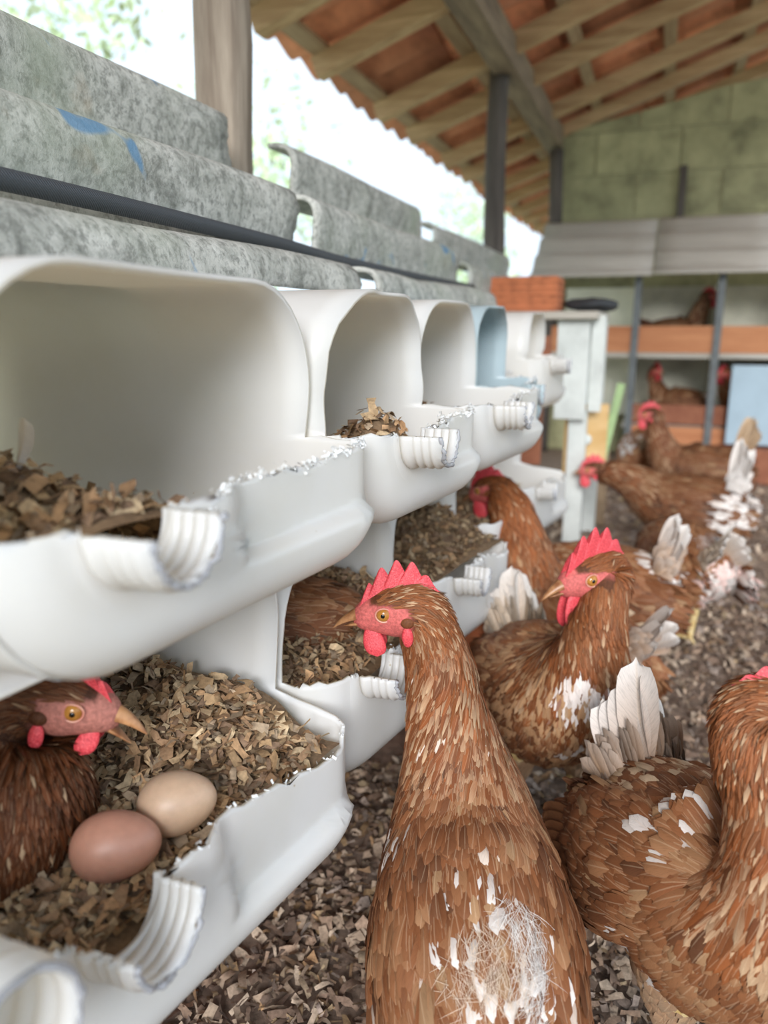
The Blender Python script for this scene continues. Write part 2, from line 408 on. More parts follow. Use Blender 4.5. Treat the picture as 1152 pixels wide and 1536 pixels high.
# ------------------------------------------------------------------ back wall of blocks
wb = empty('wall_back', (0, 4.3, 0)); tag(wb, kind='structure')
XL, XR = -0.6, 2.2
def wtop(x): return 1.60+0.21*(x-XL)+0.06*0
bm = bmesh.new()
vs8 = [bm.verts.new((x, y, z)) for y in (0.004, 0.11) for x, z in ((XL+0.01, 0), (XR-0.01, 0), (XR-0.01, wtop(XR)-0.012), (XL+0.01, wtop(XL)-0.012))]
for f in ((0, 1, 2, 3), (7, 6, 5, 4), (0, 4, 5, 1), (1, 5, 6, 2), (2, 6, 7, 3), (3, 7, 4, 0)): bm.faces.new([vs8[i] for i in f])
from_bm('mortar', bm, M_mortar, wb)
row = 0; z = 0.0
while z < wtop(XR):
    x = XL-(0.2 if row % 2 else 0)
    while x < XR:
        xa, xb = max(x, XL)+0.004, min(x+0.4, XR)-0.004
        za, zb = z+0.004, z+0.196
        ta, tb = min(zb, wtop(xa)), min(zb, wtop(xb))
        if xb-xa > 0.03 and tb > za+0.015:
            ta = max(ta, za+0.004); bm = bmesh.new(); pr = random.uniform(-0.004, 0.002)
            q = [bm.verts.new(p) for p in ((xa, pr, za), (xb, pr, za), (xb, pr, tb), (xa, pr, ta), (xa, 0.12, za), (xb, 0.12, za), (xb, 0.12, tb), (xa, 0.12, ta))]
            for f in ((3, 2, 1, 0), (4, 5, 6, 7), (0, 1, 5, 4), (1, 2, 6, 5), (2, 3, 7, 6), (3, 0, 4, 7)): bm.faces.new([q[i] for i in f])
            from_bm('block', bm, M_block, wb)
        x += 0.4
    z += 0.2; row += 1
# narrow dark batten fixed on the wall
tag(box('wall_batten', (0, 0, 0), (0.035, 0.02, 0.30), M_log), 'short dark upright stick leaning on the mossy block wall', 'stick')
bpy.data.objects['wall_batten'].location = (0.02, 4.275, 1.27)

# ------------------------------------------------------------------ far shelving with nests
SY = 3.72
def shelf_unit():
    t = empty('nest_shelf', (0.5, SY+0.25, 0)); tag(t, 'long rear nesting shelf with orange plank fronts and dark metal posts', 'shelf')
    ox, oy = 0.5, SY+0.25
    def b(n, c, s, m): return box(n, (c[0]-ox, c[1]-oy, c[2]), s, m, t)
    for x in (-0.13, 0.21, 0.58, 0.96): b('post', (x, SY-0.012, 0.45), (0.03, 0.024, 0.90), M_metal)
    for xa, xb in ((-0.50, -0.145), (-0.115, 0.195), (0.225, 0.565), (0.595, 0.945)):
        xm, w = (xa+xb)/2, xb-xa
        if xa > -0.4:
            b('front_plank', (xm, SY, 0.275), (w, 0.02, 0.085), M_brownbd)
            b('front_plank', (xm, SY, 0.18), (w, 0.02, 0.08), M_orange)
        b('front_plank', (xm, SY, 0.605), (w, 0.02, 0.115), M_orange)
    b('shelf_board', (0.4, SY+0.22, 0.535), (1.8, 0.46, 0.022), M_greybd)
    b('shelf_board', (0.56, SY+0.22, 0.215), (1.44, 0.40, 0.022), M_greybd)
    for xa, xb in ((-0.50, -0.13), (-0.13, 0.21), (0.21, 0.58), (0.58, 0.96)):
        b('back_board', ((xa+xb)/2, SY+0.46, 0.70), (xb-xa-0.01, 0.015, 0.30), M_cream)
        b('back_board', ((xa+xb)/2, SY+0.46, 0.37), (xb-xa-0.01, 0.015, 0.30), M_cream)
    for x in (-0.13, 0.21, 0.58): b('divider', (x, SY+0.24, 0.42), (0.012, 0.42, 0.86), M_cream)
    return t
shelf_unit()
# weathered panels sloping over it
for i, (xa, xb) in enumerate(((-0.60, -0.075), (-0.07, 0.42), (0.425, 0.92), (0.925, 1.4))):
    n, m = 26, 6; u = np.linspace(0, 1, n); V = []
    for xx in np.linspace(xa, xb, m):
        yy = SY-0.10+0.42*u; zz = 0.865+0.27*u+0.012*np.cos(u*6*pi)+0.004*i
        V.append(np.stack([np.full(n, xx), yy, zz], 1))
    V = np.concatenate(V); c = np.array([(xa+xb)/2, SY+0.1, 0.865])
    o = link('weathered_panel', raw_mesh('weathered_panel', V-c, grid_quads(m, n)), M_greybd, None, tuple(c))
    md = o.modifiers.new('thick', 'SOLIDIFY'); md.thickness = 0.012; md.offset = 0
    tag(o, ['weathered grey panel at the corner log post, sloping over the rear shelf', 'weathered grey panel sloping over the rear shelf above the perched brown hen',
            'weathered grey panel sloping over the rear shelf above the blue panel', 'weathered grey panel at the far end of the rear shelf roof'][i], 'panel', 'panels over the rear shelf')
bp = box('blue_panel', (0, 0, 0.17), (0.44, 0.018, 0.34), M_blpanel, None, 0.004); bp.location = (0.50, SY-0.06, 0.16)
tag(bp, 'smooth blue-grey panel leaning in front of the rear shelf', 'panel')
bp = box('low_crate', (0, 0, 0.075), (0.62, 0.12, 0.15), M_brownbd, None, 0.004); bp.location = (0.56, SY-0.07, 0.0)
tag(bp, 'low dark brown wooden step below the blue-grey panel', 'step')

# ------------------------------------------------------------------ plastic can nests
def lower_path(y0, y1, z0, zc, r, d, rn=None):
    rn = r if rn is None else rn
    y0 += d; y1 -= d; z0 += d; r = max(r-d, 0.008); rn = max(min(rn-d*0.8, zc-z0-0.004), 0.008); pts = []
    for t in np.linspace(0, 1, 9)[:-1]: pts.append((y0, zc+(z0+rn-zc)*t))
    for t in np.linspace(0, 1, 10)[:-1]: a = pi+t*pi/2; pts.append((y0+rn+rn*cos(a), z0+rn+rn*sin(a)))
    for t in np.linspace(0, 1, 19)[:-1]: pts.append((y0+rn+(y1-y0-r-rn)*t, z0))
    for t in np.linspace(0, 1, 10)[:-1]: a = 1.5*pi+t*pi/2; pts.append((y1-r+r*cos(a), z0+r+r*sin(a)))
    for t in np.linspace(0, 1, 9): pts.append((y1, z0+r+(zc-z0-r)*t))
    return np.array(pts)
def upper_path(y0, y1, z1, zc, r, d):
    p = lower_path(y0, y1, -z1, -zc, r, d); p[:, 1] *= -1; return p[::-1].copy()

def can_nest(name, label, y0, y1, xf, xa, xb, z0, zc, z1, mat, yn, rr=0.058, rt=0.075, group='white can nests', grip=True, wavy=0.0, neckR=0.027, full_neck=False, shreds=400, seed=0, ribs=False, kx=0.16, dip=0.0, nl=0.78, rnear=0.08, anear=0.0):
    g = np.random.default_rng(seed+100)
    org = np.array([(xa+xb)/2, (y0+y1)/2, z0]); t = empty(name, tuple(org)); tag(t, label, 'nest box', group)
    rf = 0.034; n = 53
    back = [(xb+0.004, 0.10), (xb, 0.055), (xb+0.004, 0.028), (xb+0.014, 0.011), (xb+0.03, 0.0)]
    mid = [(x, 0.0) for x in np.linspace(xb+0.03, xa, 14)[1:]]
    front = [(x, 0.0) for x in np.linspace(xa, xf-rf, 4)[1:]]
    fil = [(xf-rf+rf*sin(a), rf*(1-cos(a))) for a in np.linspace(0, pi/2, 8)[1:]]
    # lower half
    rows = []; kinds = []
    for x, d in back+mid+front+fil:
        p = lower_path(y0, y1, z0, zc, rr, d if d < 0.09 else 0.09, rnear)
        rows.append(np.column_stack([np.full(len(p), x), p])); kinds.append(0)
    n = len(p); inner = p
    nf = 16; vv = np.linspace(0, 1, n); ang = pi+pi*vv
    circ = np.column_stack([yn+neckR*np.cos(ang), zc+neckR*np.sin(ang)])
    for k in range(1, nf+1):
        f = k/nf; q = inner*(1-f)+circ*f
        rows.append(np.column_stack([np.full(n, xf+0.004*f), q])); kinds.append(1)
    A = np.array(rows); K = np.array(kinds)
    nb = len(back)+len(mid)
    A[len(back)+len(mid)-1, :, 0] = xa
    # moulded recess: the face steps back on the far half, above a sloping ledge
    if grip:
        F = A[nb:]; Y = F[..., 1]; Z = F[..., 2]; X = F[..., 0]
        yg = yn+0.075+(zc-Z)*0.25
        inside = sm(Y, yg, yg+0.012)*sm(Z, z0+0.036, z0+0.044)*sm(X, xf-0.03, xf-0.006)
        F[..., 0] -= 0.013*inside
    # near corner tucked back
    # rough cut edge
    for e in (0, n-1):
        rough = 0.0016*g.normal(size=len(A)); rough[:nb] = 0
        A[:, e, 2] += rough
        drop = np.zeros(len(A)); drop[nb:] = -0.004*np.linspace(0, 1, len(A)-nb)**0.5
        A[:, e, 2] += drop*0.6
    if dip:
        wd = np.zeros(len(A)); k0 = nb-1; k1 = nb+len(front)+len(fil)+1; wd[k0:k1] = np.sin(np.linspace(0, 1, k1-k0)*pi*0.62); wd[k1:] = wd[k1-1]*np.linspace(1, 0, len(A)-k1)**2
        A[:, n-9:, 2] -= dip*wd[:, None]*np.linspace(0, 1, 9)[None, :]
    A[..., 0] -= kx*(y1-A[..., 1])*sm(A[..., 0], xa, xf-0.015)
    xf = xf-kx*(y1-yn)
    V = A.reshape(-1, 3); Q = grid_quads(len(A), n)
    # upper half up to the arch
    B = []
    for x, d in back+mid:
        p = upper_path(y0, y1, z1, zc, rt, d if d < 0.09 else 0.09)
        B.append(np.column_stack([np.full(len(p), x), p]))
    B = np.array(B); vv = np.linspace(0, 1, B.shape[1])
    edge = -anear*sm(vv, 0.45, 0.8)+0.006*np.sin(pi*vv)*(1+np.sin(vv*9+seed))+wavy*np.sin(pi*vv)*np.sin(vv*17+seed)
    fr = np.linspace(0, 1, len(B))[:, None]**4
    B[..., 0] += edge[None, :]*fr
    if ribs:
        for zc_ in (0.62, 0.75):
            zz = zc+(z1-zc)*zc_; bulge = 0.006*np.exp(-((B[..., 2]-zz)/0.008)**2)
            side = np.sign(B[..., 1]-(y0+y1)/2); B[..., 1] += side*bulge
    off = len(V); V = np.vstack([V, B.reshape(-1, 3)]); Q = np.vstack([Q, grid_quads(len(B), B.shape[1], off)])
    # close the back
    nbk = n; c0 = len(V); V = np.vstack([V, [xb+0.004, (y0+y1)/2, zc]])
    T = [(c0, i+1, i) for i in range(n-1)]+[(c0, off+i+1, off+i) for i in range(B.shape[1]-1)]
    me = raw_mesh('can_body', V-org, Q, T)
    b = bmesh.new(); b.from_mesh(me); bmesh.ops.remove_doubles(b, verts=b.verts, dist=0.0004); bmesh.ops.recalc_face_normals(b, faces=b.faces); b.to_mesh(me); b.free()
    o = link('can_body', me, mat, t); m = o.modifiers.new('thick', 'SOLIDIFY'); m.thickness = 0.0035; m.offset = 0
    # neck: half tube with screw threads
    prof = [(0.0, 0.002), (0.004, 0.0035), (0.008, 0.003), (0.011, 0.0), (0.014, 0.0), (0.016, 0.0022), (0.018, 0.0022), (0.020, 0), (0.023, 0), (0.025, 0.0022), (0.027, 0.0022), (0.029, 0), (0.032, 0), (0.034, 0.002), (0.036, 0.002), (0.038, 0), (0.045, 0)]
    na = 48 if full_neck else 28
    an = np.linspace(pi, 3*pi if full_neck else 2*pi, na)
    NV = np.array([[(xf+0.002+u*nl+0.001*g.normal()*(u > 0.044), yn+(neckR+0.001+w)*cos(a), zc-0.002+(neckR+0.001+w)*sin(a)) for a in an] for u, w in prof]).reshape(-1, 3)
    o = link('neck', raw_mesh('neck', NV-org, grid_quads(len(prof), na)), mat, t); m = o.modifiers.new('thick', 'SOLIDIFY'); m.thickness = 0.004; m.offset = -0.5
    ar = np.linspace(an[0], an[-1], 40); rv, rq, rt_ = tube(np.stack([xf+0.002+0.0455*nl+0.0008*g.normal(size=40), yn+(neckR+0.0005)*np.cos(ar), zc-0.002+(neckR+0.0005)*np.sin(ar)], 1), 0.0019*g.uniform(0.6, 1.25, 40), 7)
    link('mouth_rim', raw_mesh('mouth_rim', rv-org, rq, rt_), M_rim, t)
    if shreds:
        # ragged saw shavings clinging to the cut lip
        lip = A[nb+3:, n-1]; i0 = g.integers(0, len(lip)-1, shreds); f = g.random(shreds)[:, None]
        C = lip[i0]*(1-f)+lip[i0+1]*f; w = 0.0035*g.random((shreds, 1))+0.001
        C = C+g.normal(size=(shreds, 3))*np.array([0.0016, 0.001, 0.0018])+np.array([0, 0, 0.001])
        d1 = g.normal(size=(shreds, 3)); d1 /= np.linalg.norm(d1, axis=1)[:, None]; d2 = np.cross(d1, g.normal(size=(shreds, 3))); d2 /= np.linalg.norm(d2, axis=1)[:, None]
        SV = np.stack([C-d1*w*0.5-d2*w*0.25, C+d1*w*0.5-d2*w*0.25, C+d1*w*0.4+d2*w*0.25, C-d1*w*0.6+d2*w*0.3], 1).reshape(-1, 3)
        tag(link('torn_edge', raw_mesh('torn_edge', SV-org, np.arange(shreds*4).reshape(-1, 4), smooth=False), M_torn, t), kind='stuff')
    return t

UZ = (0.486, 0.573, 0.690); LZ = (0.222, 0.345, 0.468)
def up(label, y0, y1, xf=-0.192, xa=-0.268, xb=-0.60, z=UZ, mat=M_white, dn=0.065, **kw): return can_nest('can_nest', label, y0, y1, xf, xa, xb, *z, mat, y0+dn, **kw)
def lo(label, y0, y1, xf=-0.212, xa=-0.304, xb=-0.63, z=LZ, mat=M_white, dn=0.07, **kw): return can_nest('can_nest', label, y0, y1, xf, xa, xb, *z, mat, y0+dn, kx=0.20, dip=0.03, **kw)
up('white plastic can nest directly above the nest with the two eggs', 0.225, 0.56, seed=1, shreds=500, rnear=0.094)
up('white can nest with a wavy arch, next after the one above the eggs', 0.572, 0.84, xf=-0.172, xa=-0.255, seed=2, wavy=0.006, shreds=350, ribs=True)
up('white can nest between the wavy-arched nest and the pale blue one', 0.852, 1.135, xf=-0.148, xa=-0.262, seed=3, shreds=300)
up('pale blue plastic can nest in the upper row of white ones', 1.145, 1.37, xf=-0.185, xa=-0.262, mat=M_blue, seed=4, ribs=True, shreds=150)
up('white can nest set back just beyond the pale blue one', 1.38, 1.57, xf=-0.27, xa=-0.335, xb=-0.62, seed=5, shreds=100)
up('white can nest ending the upper row, by the terracotta brick', 1.58, 1.80, xf=-0.195, xa=-0.262, z=(0.49, 0.597, 0.688), seed=6, shreds=150)
lo('white can nest holding two eggs and a dark hen', 0.225, 0.562, seed=7, shreds=60, neckR=0.03, rt=0.05, anear=0.035)
lo('white can nest in the lower row with a golden-brown hen deep inside', 0.575, 0.872, xf=-0.20, seed=8, shreds=300)
lo('white can nest in the lower row resting beside the visible orange brick', 0.885, 1.185, xf=-0.19, seed=9, shreds=200)
lo('white can nest in the lower row that a hen is pecking into', 1.20, 1.46, xf=-0.19, seed=10, shreds=100)
lo('white can nest ending the lower row, below the red-brown board', 1.50, 1.82, xf=-0.175, seed=11, shreds=100)
can_nest('can_nest', 'white can nest with a ribbed uncut neck, before the one holding eggs', -0.14, 0.222, -0.277, -0.34, -0.64, 0.265, 0.372, 0.45, M_white, 0.183, seed=12, shreds=30, neckR=0.037, full_neck=True, nl=1.3)

pl = box('support_plank', (0, 0, 0), (0.20, 2.2, 0.014), M_plankY, None, 0.002); pl.location = (-0.50, 0.93, 0.4775)
tag(pl, 'long plank carrying the upper row of can nests', 'plank')
# hollow clay bricks under the lower row
def hollow_brick(label, x, y, z, lx, ly, lz, rz=0, group='clay bricks under the nests'):
    t = bmesh.new(); nx, nz = 3, 2
    bm_box(t, (0, 0, lz/2), (lx, ly, lz), None, 0.003)
    o = from_bm('clay_brick', t, M_brick, None, (x, y, z)); o.rotation_euler[2] = rz
    # scored grooves on the long faces
    gb = bmesh.new()
    for k in range(5):
        for s in (-1, 1): bm_box(gb, (0, s*(ly/2+0.0008), lz*(k+0.8)/5.6), (lx*0.97, 0.004, lz*0.07))
        for s in (-1, 1): bm_box(gb, (s*(lx/2+0.0008), 0, lz*(k+0.8)/5.6), (0.004, ly*0.95, lz*0.07))
    from_bm('ridge', gb, M_brick, o)
    return tag(o, label, 'brick', group)
WH = ['before the egg nest', 'just beyond the egg nest', 'beyond the nest with the golden hen', 'next to a white tail', 'under the pecked-at nest', 'at the row end']
for i, y in enumerate((0.20, 0.568, 0.878, 1.192, 1.48, 1.86)):
    for kz in (0, 1):
        hollow_brick(('upper' if kz else 'lower')+' orange clay brick under the lower nests, '+WH[i], -0.375 if i == 3 else -0.555, y, 0.002+kz*0.109, 0.29 if i == 3 else 0.26, 0.14, 0.108, 0)

# ------------------------------------------------------------------ end cabinet of the nest row
def cabinet():
    ox, oy = -0.40, 2.45; t = empty('nest_cabinet', (ox, oy, 0)); tag(t, 'rough wooden nest cabinet with pale boards at the end of the can nests', 'cabinet')
    def b(n, c, s, m, M=None): return box(n, (c[0]-ox, c[1]-oy, c[2]), s, m, t, 0.002, M)
    b('end_board', (-0.235, 2.19, 0.545), (0.085, 0.02, 0.27), M_board)
    b('end_board', (-0.172, 2.22, 0.56), (0.035, 0.02, 0.26), M_board)
    b('front_board', (-0.40, 1.95, 0.40), (0.25, 0.02, 0.16), M_brownbd)
    b('front_board', (-0.42, 2.2, 0.60), (0.25, 0.02, 0.07), M_brownbd)
    b('top_board', (-0.40, 2.35, 0.69), (0.46, 0.42, 0.02), M_greybd)
    M = Matrix.Rotation(R(24), 3, 'Z')
    p = b('plywood_panel', (-0.195, 2.275, 0.345), (0.125, 0.014, 0.20), M_ply, M)
    V, Q, T = tube([(0.0, 0, 0), (0.004, -0.010, 0), (0.005, -0.012, 0)], [0.016, 0.016, 0.008], 12)
    link('hole_disc', raw_mesh('hole_disc', V+np.array([-0.195-ox, 2.268-oy, 0.345]), Q, T), M_board, p)  # pale raised disc stands in for the round hole in the plywood
    b('green_strip', (-0.128, 2.30, 0.385), (0.022, 0.012, 0.24), M_green, Matrix.Rotation(R(10), 3, 'Y'))
    for x, y in ((-0.20, 2.55), (-0.60, 2.55), (-0.60, 2.2)): b('leg', (x, y, 0.34), (0.055, 0.04, 0.68), M_board)
    b('leg', (-0.215, 2.24, 0.215), (0.05, 0.035, 0.43), M_board)
    b('leg', (-0.165, 2.66, 0.15), (0.035, 0.03, 0.30), M_plankY)
    return t
cabinet()
hollow_brick('bright terracotta hollow brick lying on top of the nest cabinet', -0.40, 2.30, 0.701, 0.22, 0.14, 0.095, 0, 'loose bricks')
# bundle of black cloth
u = np.linspace(0, pi, 14); w = np.linspace(0, 2*pi, 26, endpoint=False)
V = np.array([[(0.075*sin(a)*cos(b_), 0.07*sin(a)*sin(b_), 0.02+0.02*cos(a)) for b_ in w] for a in u]).reshape(-1, 3); V += 0.008*np.stack([vnoise(V, 14, k) for k in (1, 2, 3)], 1)
V[:, 2] = np.maximum(V[:, 2], 0.0)
tag(link('cloth_bundle', raw_mesh('cloth_bundle', V, grid_quads(14, 26, 0, True)), M_black, None, (-0.215, 2.38, 0.701)), 'crumpled black cloth lying on the nest cabinet beside the terracotta brick', 'cloth')

# ------------------------------------------------------------------ wood shavings
def chips(P, N, size, cols, g, flat=0.5):
    """curled strips of wood: 4 rows x 2"""
    n = len(P); size = np.broadcast_to(size, (n,))
    a = g.normal(size=(n, 3)); N = N+flat*g.normal(size=(n, 3)); N /= np.linalg.norm(N, axis=1)[:, None]
    D = a-N*np.sum(a*N, 1)[:, None]; D /= np.linalg.norm(D, axis=1)[:, None]; Sx = np.cross(N, D)
    L = size*g.uniform(0.7, 1.5, n); Wd = size*g.uniform(0.18, 0.75, n); cu_ = g.uniform(-0.3, 0.7, n)*L; tw = g.normal(size=n)*0.25
    rows = []
    for k, t in enumerate((-0.5, -0.17, 0.17, 0.5)):
        for s in (-0.5, 0.5):
            j = g.uniform(0.45, 1.25, n)
            rows.append(P+D*(L*t*g.uniform(0.85, 1.1, n))[:, None]+Sx*(Wd*s*j)[:, None]+N*(cu_*(0.25-t*t*2)+tw*Wd*s*t)[:, None])
    V = np.stack(rows, 1)
    base = np.arange(n)[:, None]*8
    Q = np.concatenate([base+np.array([[2*k, 2*k+1, 2*k+3, 2*k+2]]) for k in range(3)], 0)
    shade = g.uniform(0.85, 1.1, (n, 8, 1)); C = np.repeat(cols[:, None, :], 8, 1)*shade
    return V.reshape(-1, 3), Q, C.reshape(-1, 3)
WOODC = np.array([[0.62, 0.43, 0.25], [0.50, 0.32, 0.17], [0.70, 0.52, 0.32], [0.38, 0.23, 0.13], [0.45, 0.33, 0.22], [0.60, 0.36, 0.19], [0.30, 0.19, 0.12]])
LITC = np.array([[0.37, 0.25, 0.175], [0.48, 0.35, 0.25], [0.24, 0.16, 0.115], [0.60, 0.46, 0.34], [0.35, 0.27, 0.22], [0.17, 0.115, 0.085]])
def pick(pal, n, g, pw=None):
    c = pal[g.choice(len(pal), n, p=pw)]; return c*g.uniform(0.8, 1.2, (n, 1))
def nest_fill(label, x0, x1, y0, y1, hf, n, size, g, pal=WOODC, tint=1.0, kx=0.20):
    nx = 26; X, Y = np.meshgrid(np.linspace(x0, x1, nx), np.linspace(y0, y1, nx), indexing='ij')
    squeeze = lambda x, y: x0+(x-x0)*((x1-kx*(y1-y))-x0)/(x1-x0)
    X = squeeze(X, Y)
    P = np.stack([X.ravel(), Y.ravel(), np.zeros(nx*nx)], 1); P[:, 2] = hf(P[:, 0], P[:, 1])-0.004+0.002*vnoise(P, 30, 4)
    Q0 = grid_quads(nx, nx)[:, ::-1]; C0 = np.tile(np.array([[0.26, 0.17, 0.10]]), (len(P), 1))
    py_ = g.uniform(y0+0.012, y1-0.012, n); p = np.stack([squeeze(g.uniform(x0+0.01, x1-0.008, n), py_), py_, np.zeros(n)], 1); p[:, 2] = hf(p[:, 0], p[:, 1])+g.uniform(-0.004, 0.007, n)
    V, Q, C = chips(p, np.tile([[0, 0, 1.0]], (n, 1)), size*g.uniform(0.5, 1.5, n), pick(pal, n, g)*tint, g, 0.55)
    VV = np.vstack([P, V]); org = np.array([(x0+x1)/2, (y0+y1)/2, P[:, 2].min()])
    o = link('wood_shavings', raw_mesh('wood_shavings', VV-org, np.vstack([Q0, Q+len(P)]), col=np.vstack([C0, C]), smooth=False), M_chip, None, tuple(org))
    return tag(o, label, 'shavings', None, 'stuff')
g = np.random.default_rng(5)
def hL1(x, y): return 0.302+0.055*sm(y, 0.40, 0.54)*(0.5+0.5*sm(-x, 0.25, 0.33))+0.012*sm(-x, 0.3, 0.5)-0.012*sm(x, -0.30, -0.26)
nest_fill('wood shavings heaped in the nest with the two eggs', -0.60, -0.235, 0.245, 0.548, hL1, 6500, 0.0115, g)
nest_fill('wood shavings under the golden-brown hen in the lower row', -0.60, -0.225, 0.592, 0.858, lambda x, y: 0.315+0.035*sm(y, 0.68, 0.85)+0.02*sm(-x, 0.25, 0.4), 3000, 0.0115, g)
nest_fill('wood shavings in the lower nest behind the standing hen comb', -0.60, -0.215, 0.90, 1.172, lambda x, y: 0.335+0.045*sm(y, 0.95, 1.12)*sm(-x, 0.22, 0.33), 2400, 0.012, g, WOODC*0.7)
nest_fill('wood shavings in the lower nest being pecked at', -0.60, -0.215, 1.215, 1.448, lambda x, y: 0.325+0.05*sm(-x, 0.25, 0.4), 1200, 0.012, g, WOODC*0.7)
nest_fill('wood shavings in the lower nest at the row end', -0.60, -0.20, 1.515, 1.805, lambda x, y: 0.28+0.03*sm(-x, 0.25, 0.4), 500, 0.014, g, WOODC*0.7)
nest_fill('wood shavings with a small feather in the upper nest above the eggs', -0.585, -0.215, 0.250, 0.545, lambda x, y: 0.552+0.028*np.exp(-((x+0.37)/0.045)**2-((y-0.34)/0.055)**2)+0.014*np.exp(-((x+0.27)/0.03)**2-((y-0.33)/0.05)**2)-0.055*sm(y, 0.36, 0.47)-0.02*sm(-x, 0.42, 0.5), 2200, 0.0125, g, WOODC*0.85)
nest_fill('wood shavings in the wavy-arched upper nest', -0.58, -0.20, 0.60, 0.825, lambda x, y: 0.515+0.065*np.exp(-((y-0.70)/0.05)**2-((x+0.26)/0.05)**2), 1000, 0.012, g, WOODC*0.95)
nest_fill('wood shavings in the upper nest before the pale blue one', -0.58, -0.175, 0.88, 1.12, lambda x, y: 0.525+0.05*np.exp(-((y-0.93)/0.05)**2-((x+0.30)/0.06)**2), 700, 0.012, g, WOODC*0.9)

# litter on the floor
def floor_litter():
    gg = np.random.default_rng(9); Ps, Ss = [], []
    for (x0, x1, y0, y1, n, s) in ((-0.42, 0.42, 0.25, 1.0, 12000, 0.0125), (-0.35, 0.8, 1.0, 2.0, 9000, 0.014), (-0.45, 1.3, 2.0, 3.8, 7000, 0.017), (0.42, 1.3, 0.0, 1.0, 5000, 0.0135), (-0.65, 0.42, -0.4, 0.25, 5000, 0.0135), (0.8, 1.6, 1.0, 2.0, 3500, 0.015)):
        Ps.append(np.stack([gg.uniform(x0, x1, n), gg.uniform(y0, y1, n), np.zeros(n)], 1)); Ss.append(s*gg.uniform(0.4, 1.7, n)**1.2)
    LC = LITC*1.12
    P = np.concatenate(Ps); s = np.concatenate(Ss); P[:, 2] = 0.002+gg.uniform(0, 0.008, len(P))
    c = pick(LC, len(P), gg)
    li = gg.random(len(P)) < 0.05; c[li] = pick(WOODC, li.sum(), gg)*0.8
    # more fresh shavings beside the nests
    near = np.clip(1-(P[:, 0]+0.35)/0.4, 0, 1); bl = gg.random(len(P)) < 0.14*near; c[bl] = pick(WOODC, bl.sum(), gg)*0.75
    V, Q, C = chips(P, np.tile([[0, 0, 1.0]], (len(P), 1)), s, c, gg, 0.35)
    o = link('floor_litter', raw_mesh('floor_litter', V, Q, col=C, smooth=False), M_chip)
    tag(o, 'brown wood shaving litter covering the barn floor', 'litter', None, 'stuff')
floor_litter()

# eggs
def egg(label, c, L, D, ax, mat):
    n, m = 26, 28; t = np.linspace(0, pi, n); x = -np.cos(t); r = np.sin(t)*(1-0.13*x)
    th = np.linspace(0, 2*pi, m, endpoint=False); ax = Vector(ax).normalized()
    q = np.array(ax.to_track_quat('X', 'Z').to_matrix())
    V = np.stack([np.repeat(x*L/2, m), (r[:, None]*np.cos(th)*D/2).ravel(), (r[:, None]*np.sin(th)*D/2).ravel()], 1)@q.T
    o = link('egg', raw_mesh('egg', V, grid_quads(n, m, 0, True)), mat, None, c); return tag(o, label, 'egg')
egg('reddish-brown egg lying beside the paler egg', (-0.318, 0.360, 0.324), 0.060, 0.0455, (0.85, 0.35, 0.12), M_egg1)
egg('pale tan egg behind the reddish-brown egg', (-0.302, 0.407, 0.330), 0.056, 0.0445, (0.75, 0.45, 0.1), M_egg2)

# ------------------------------------------------------------------ hens
RUST = np.array([0.225, 0.075, 0.026]); DARK = np.array([0.092, 0.030, 0.012]); TAN = np.array([0.42, 0.235, 0.118]); CREAM = np.array([0.68, 0.51, 0.34]); WHITE = np.array([0.78, 0.72, 0.67])

def feather_batch(P, N, D, L, Wd, c0, c1, ce, g, lift=0.16, curl=0.12, pointed=False):
    """P base points, N normals, D flow directions; returns verts, quads, colours, uv"""
    n = len(P)
    if n == 0: return np.zeros((0, 3)), np.zeros((0, 4), int), np.zeros((0, 3)), np.zeros((0, 2))
    D = D+0.13*g.normal(size=(n, 3)); D -= N*np.sum(D*N, 1)[:, None]; D /= np.linalg.norm(D, axis=1)[:, None]; Sx = np.cross(N, D)
    ts = (0, 0.3, 0.6, 0.86, 1.0); wp = (0.55, 1.0, 0.85, 0.45, 0.06) if pointed else (0.5, 0.90, 1.0, 0.80, 0.30)
    lf = lift*g.uniform(0.6, 1.4, n); tilt = 0.18*g.normal(size=n)
    V, C, U = [], [], []
    ro = g.integers(0, 60, n)+g.random(n)
    for k, t in enumerate(ts):
        for u in (-1, 0, 1):
            wv = Wd*wp[k]*0.5
            p = P+D*(L*t)[:, None]+Sx*(u*wv)[:, None]+N*(L*(lf*t-curl*t*t)+(0.18*Wd if u == 0 else 0)*wp[k]+u*wv*tilt)[:, None]
            if t == 1.0 and u != 0: p = p-D*(L*0.05)[:, None]
            V.append(p)
            m = t**1.5; cc = c0*(1-m)+c1*m
            if u != 0: cc = cc*0.45+ce*0.55
            C.append(cc); U.append(np.stack([np.full(n, 0.5+0.5*u), t+ro], 1))
    V = np.stack(V, 1); C = np.stack(C, 1); U = np.stack(U, 1)
    base = np.arange(n)[:, None, None]*15
    q = np.array([[[r*3+j, r*3+j+1, (r+1)*3+j+1, (r+1)*3+j] for j in range(2)] for r in range(4)]).reshape(1, 8, 4)
    return V.reshape(-1, 3), (base+q).reshape(-1, 4), C.reshape(-1, 3), U.reshape(-1, 2)

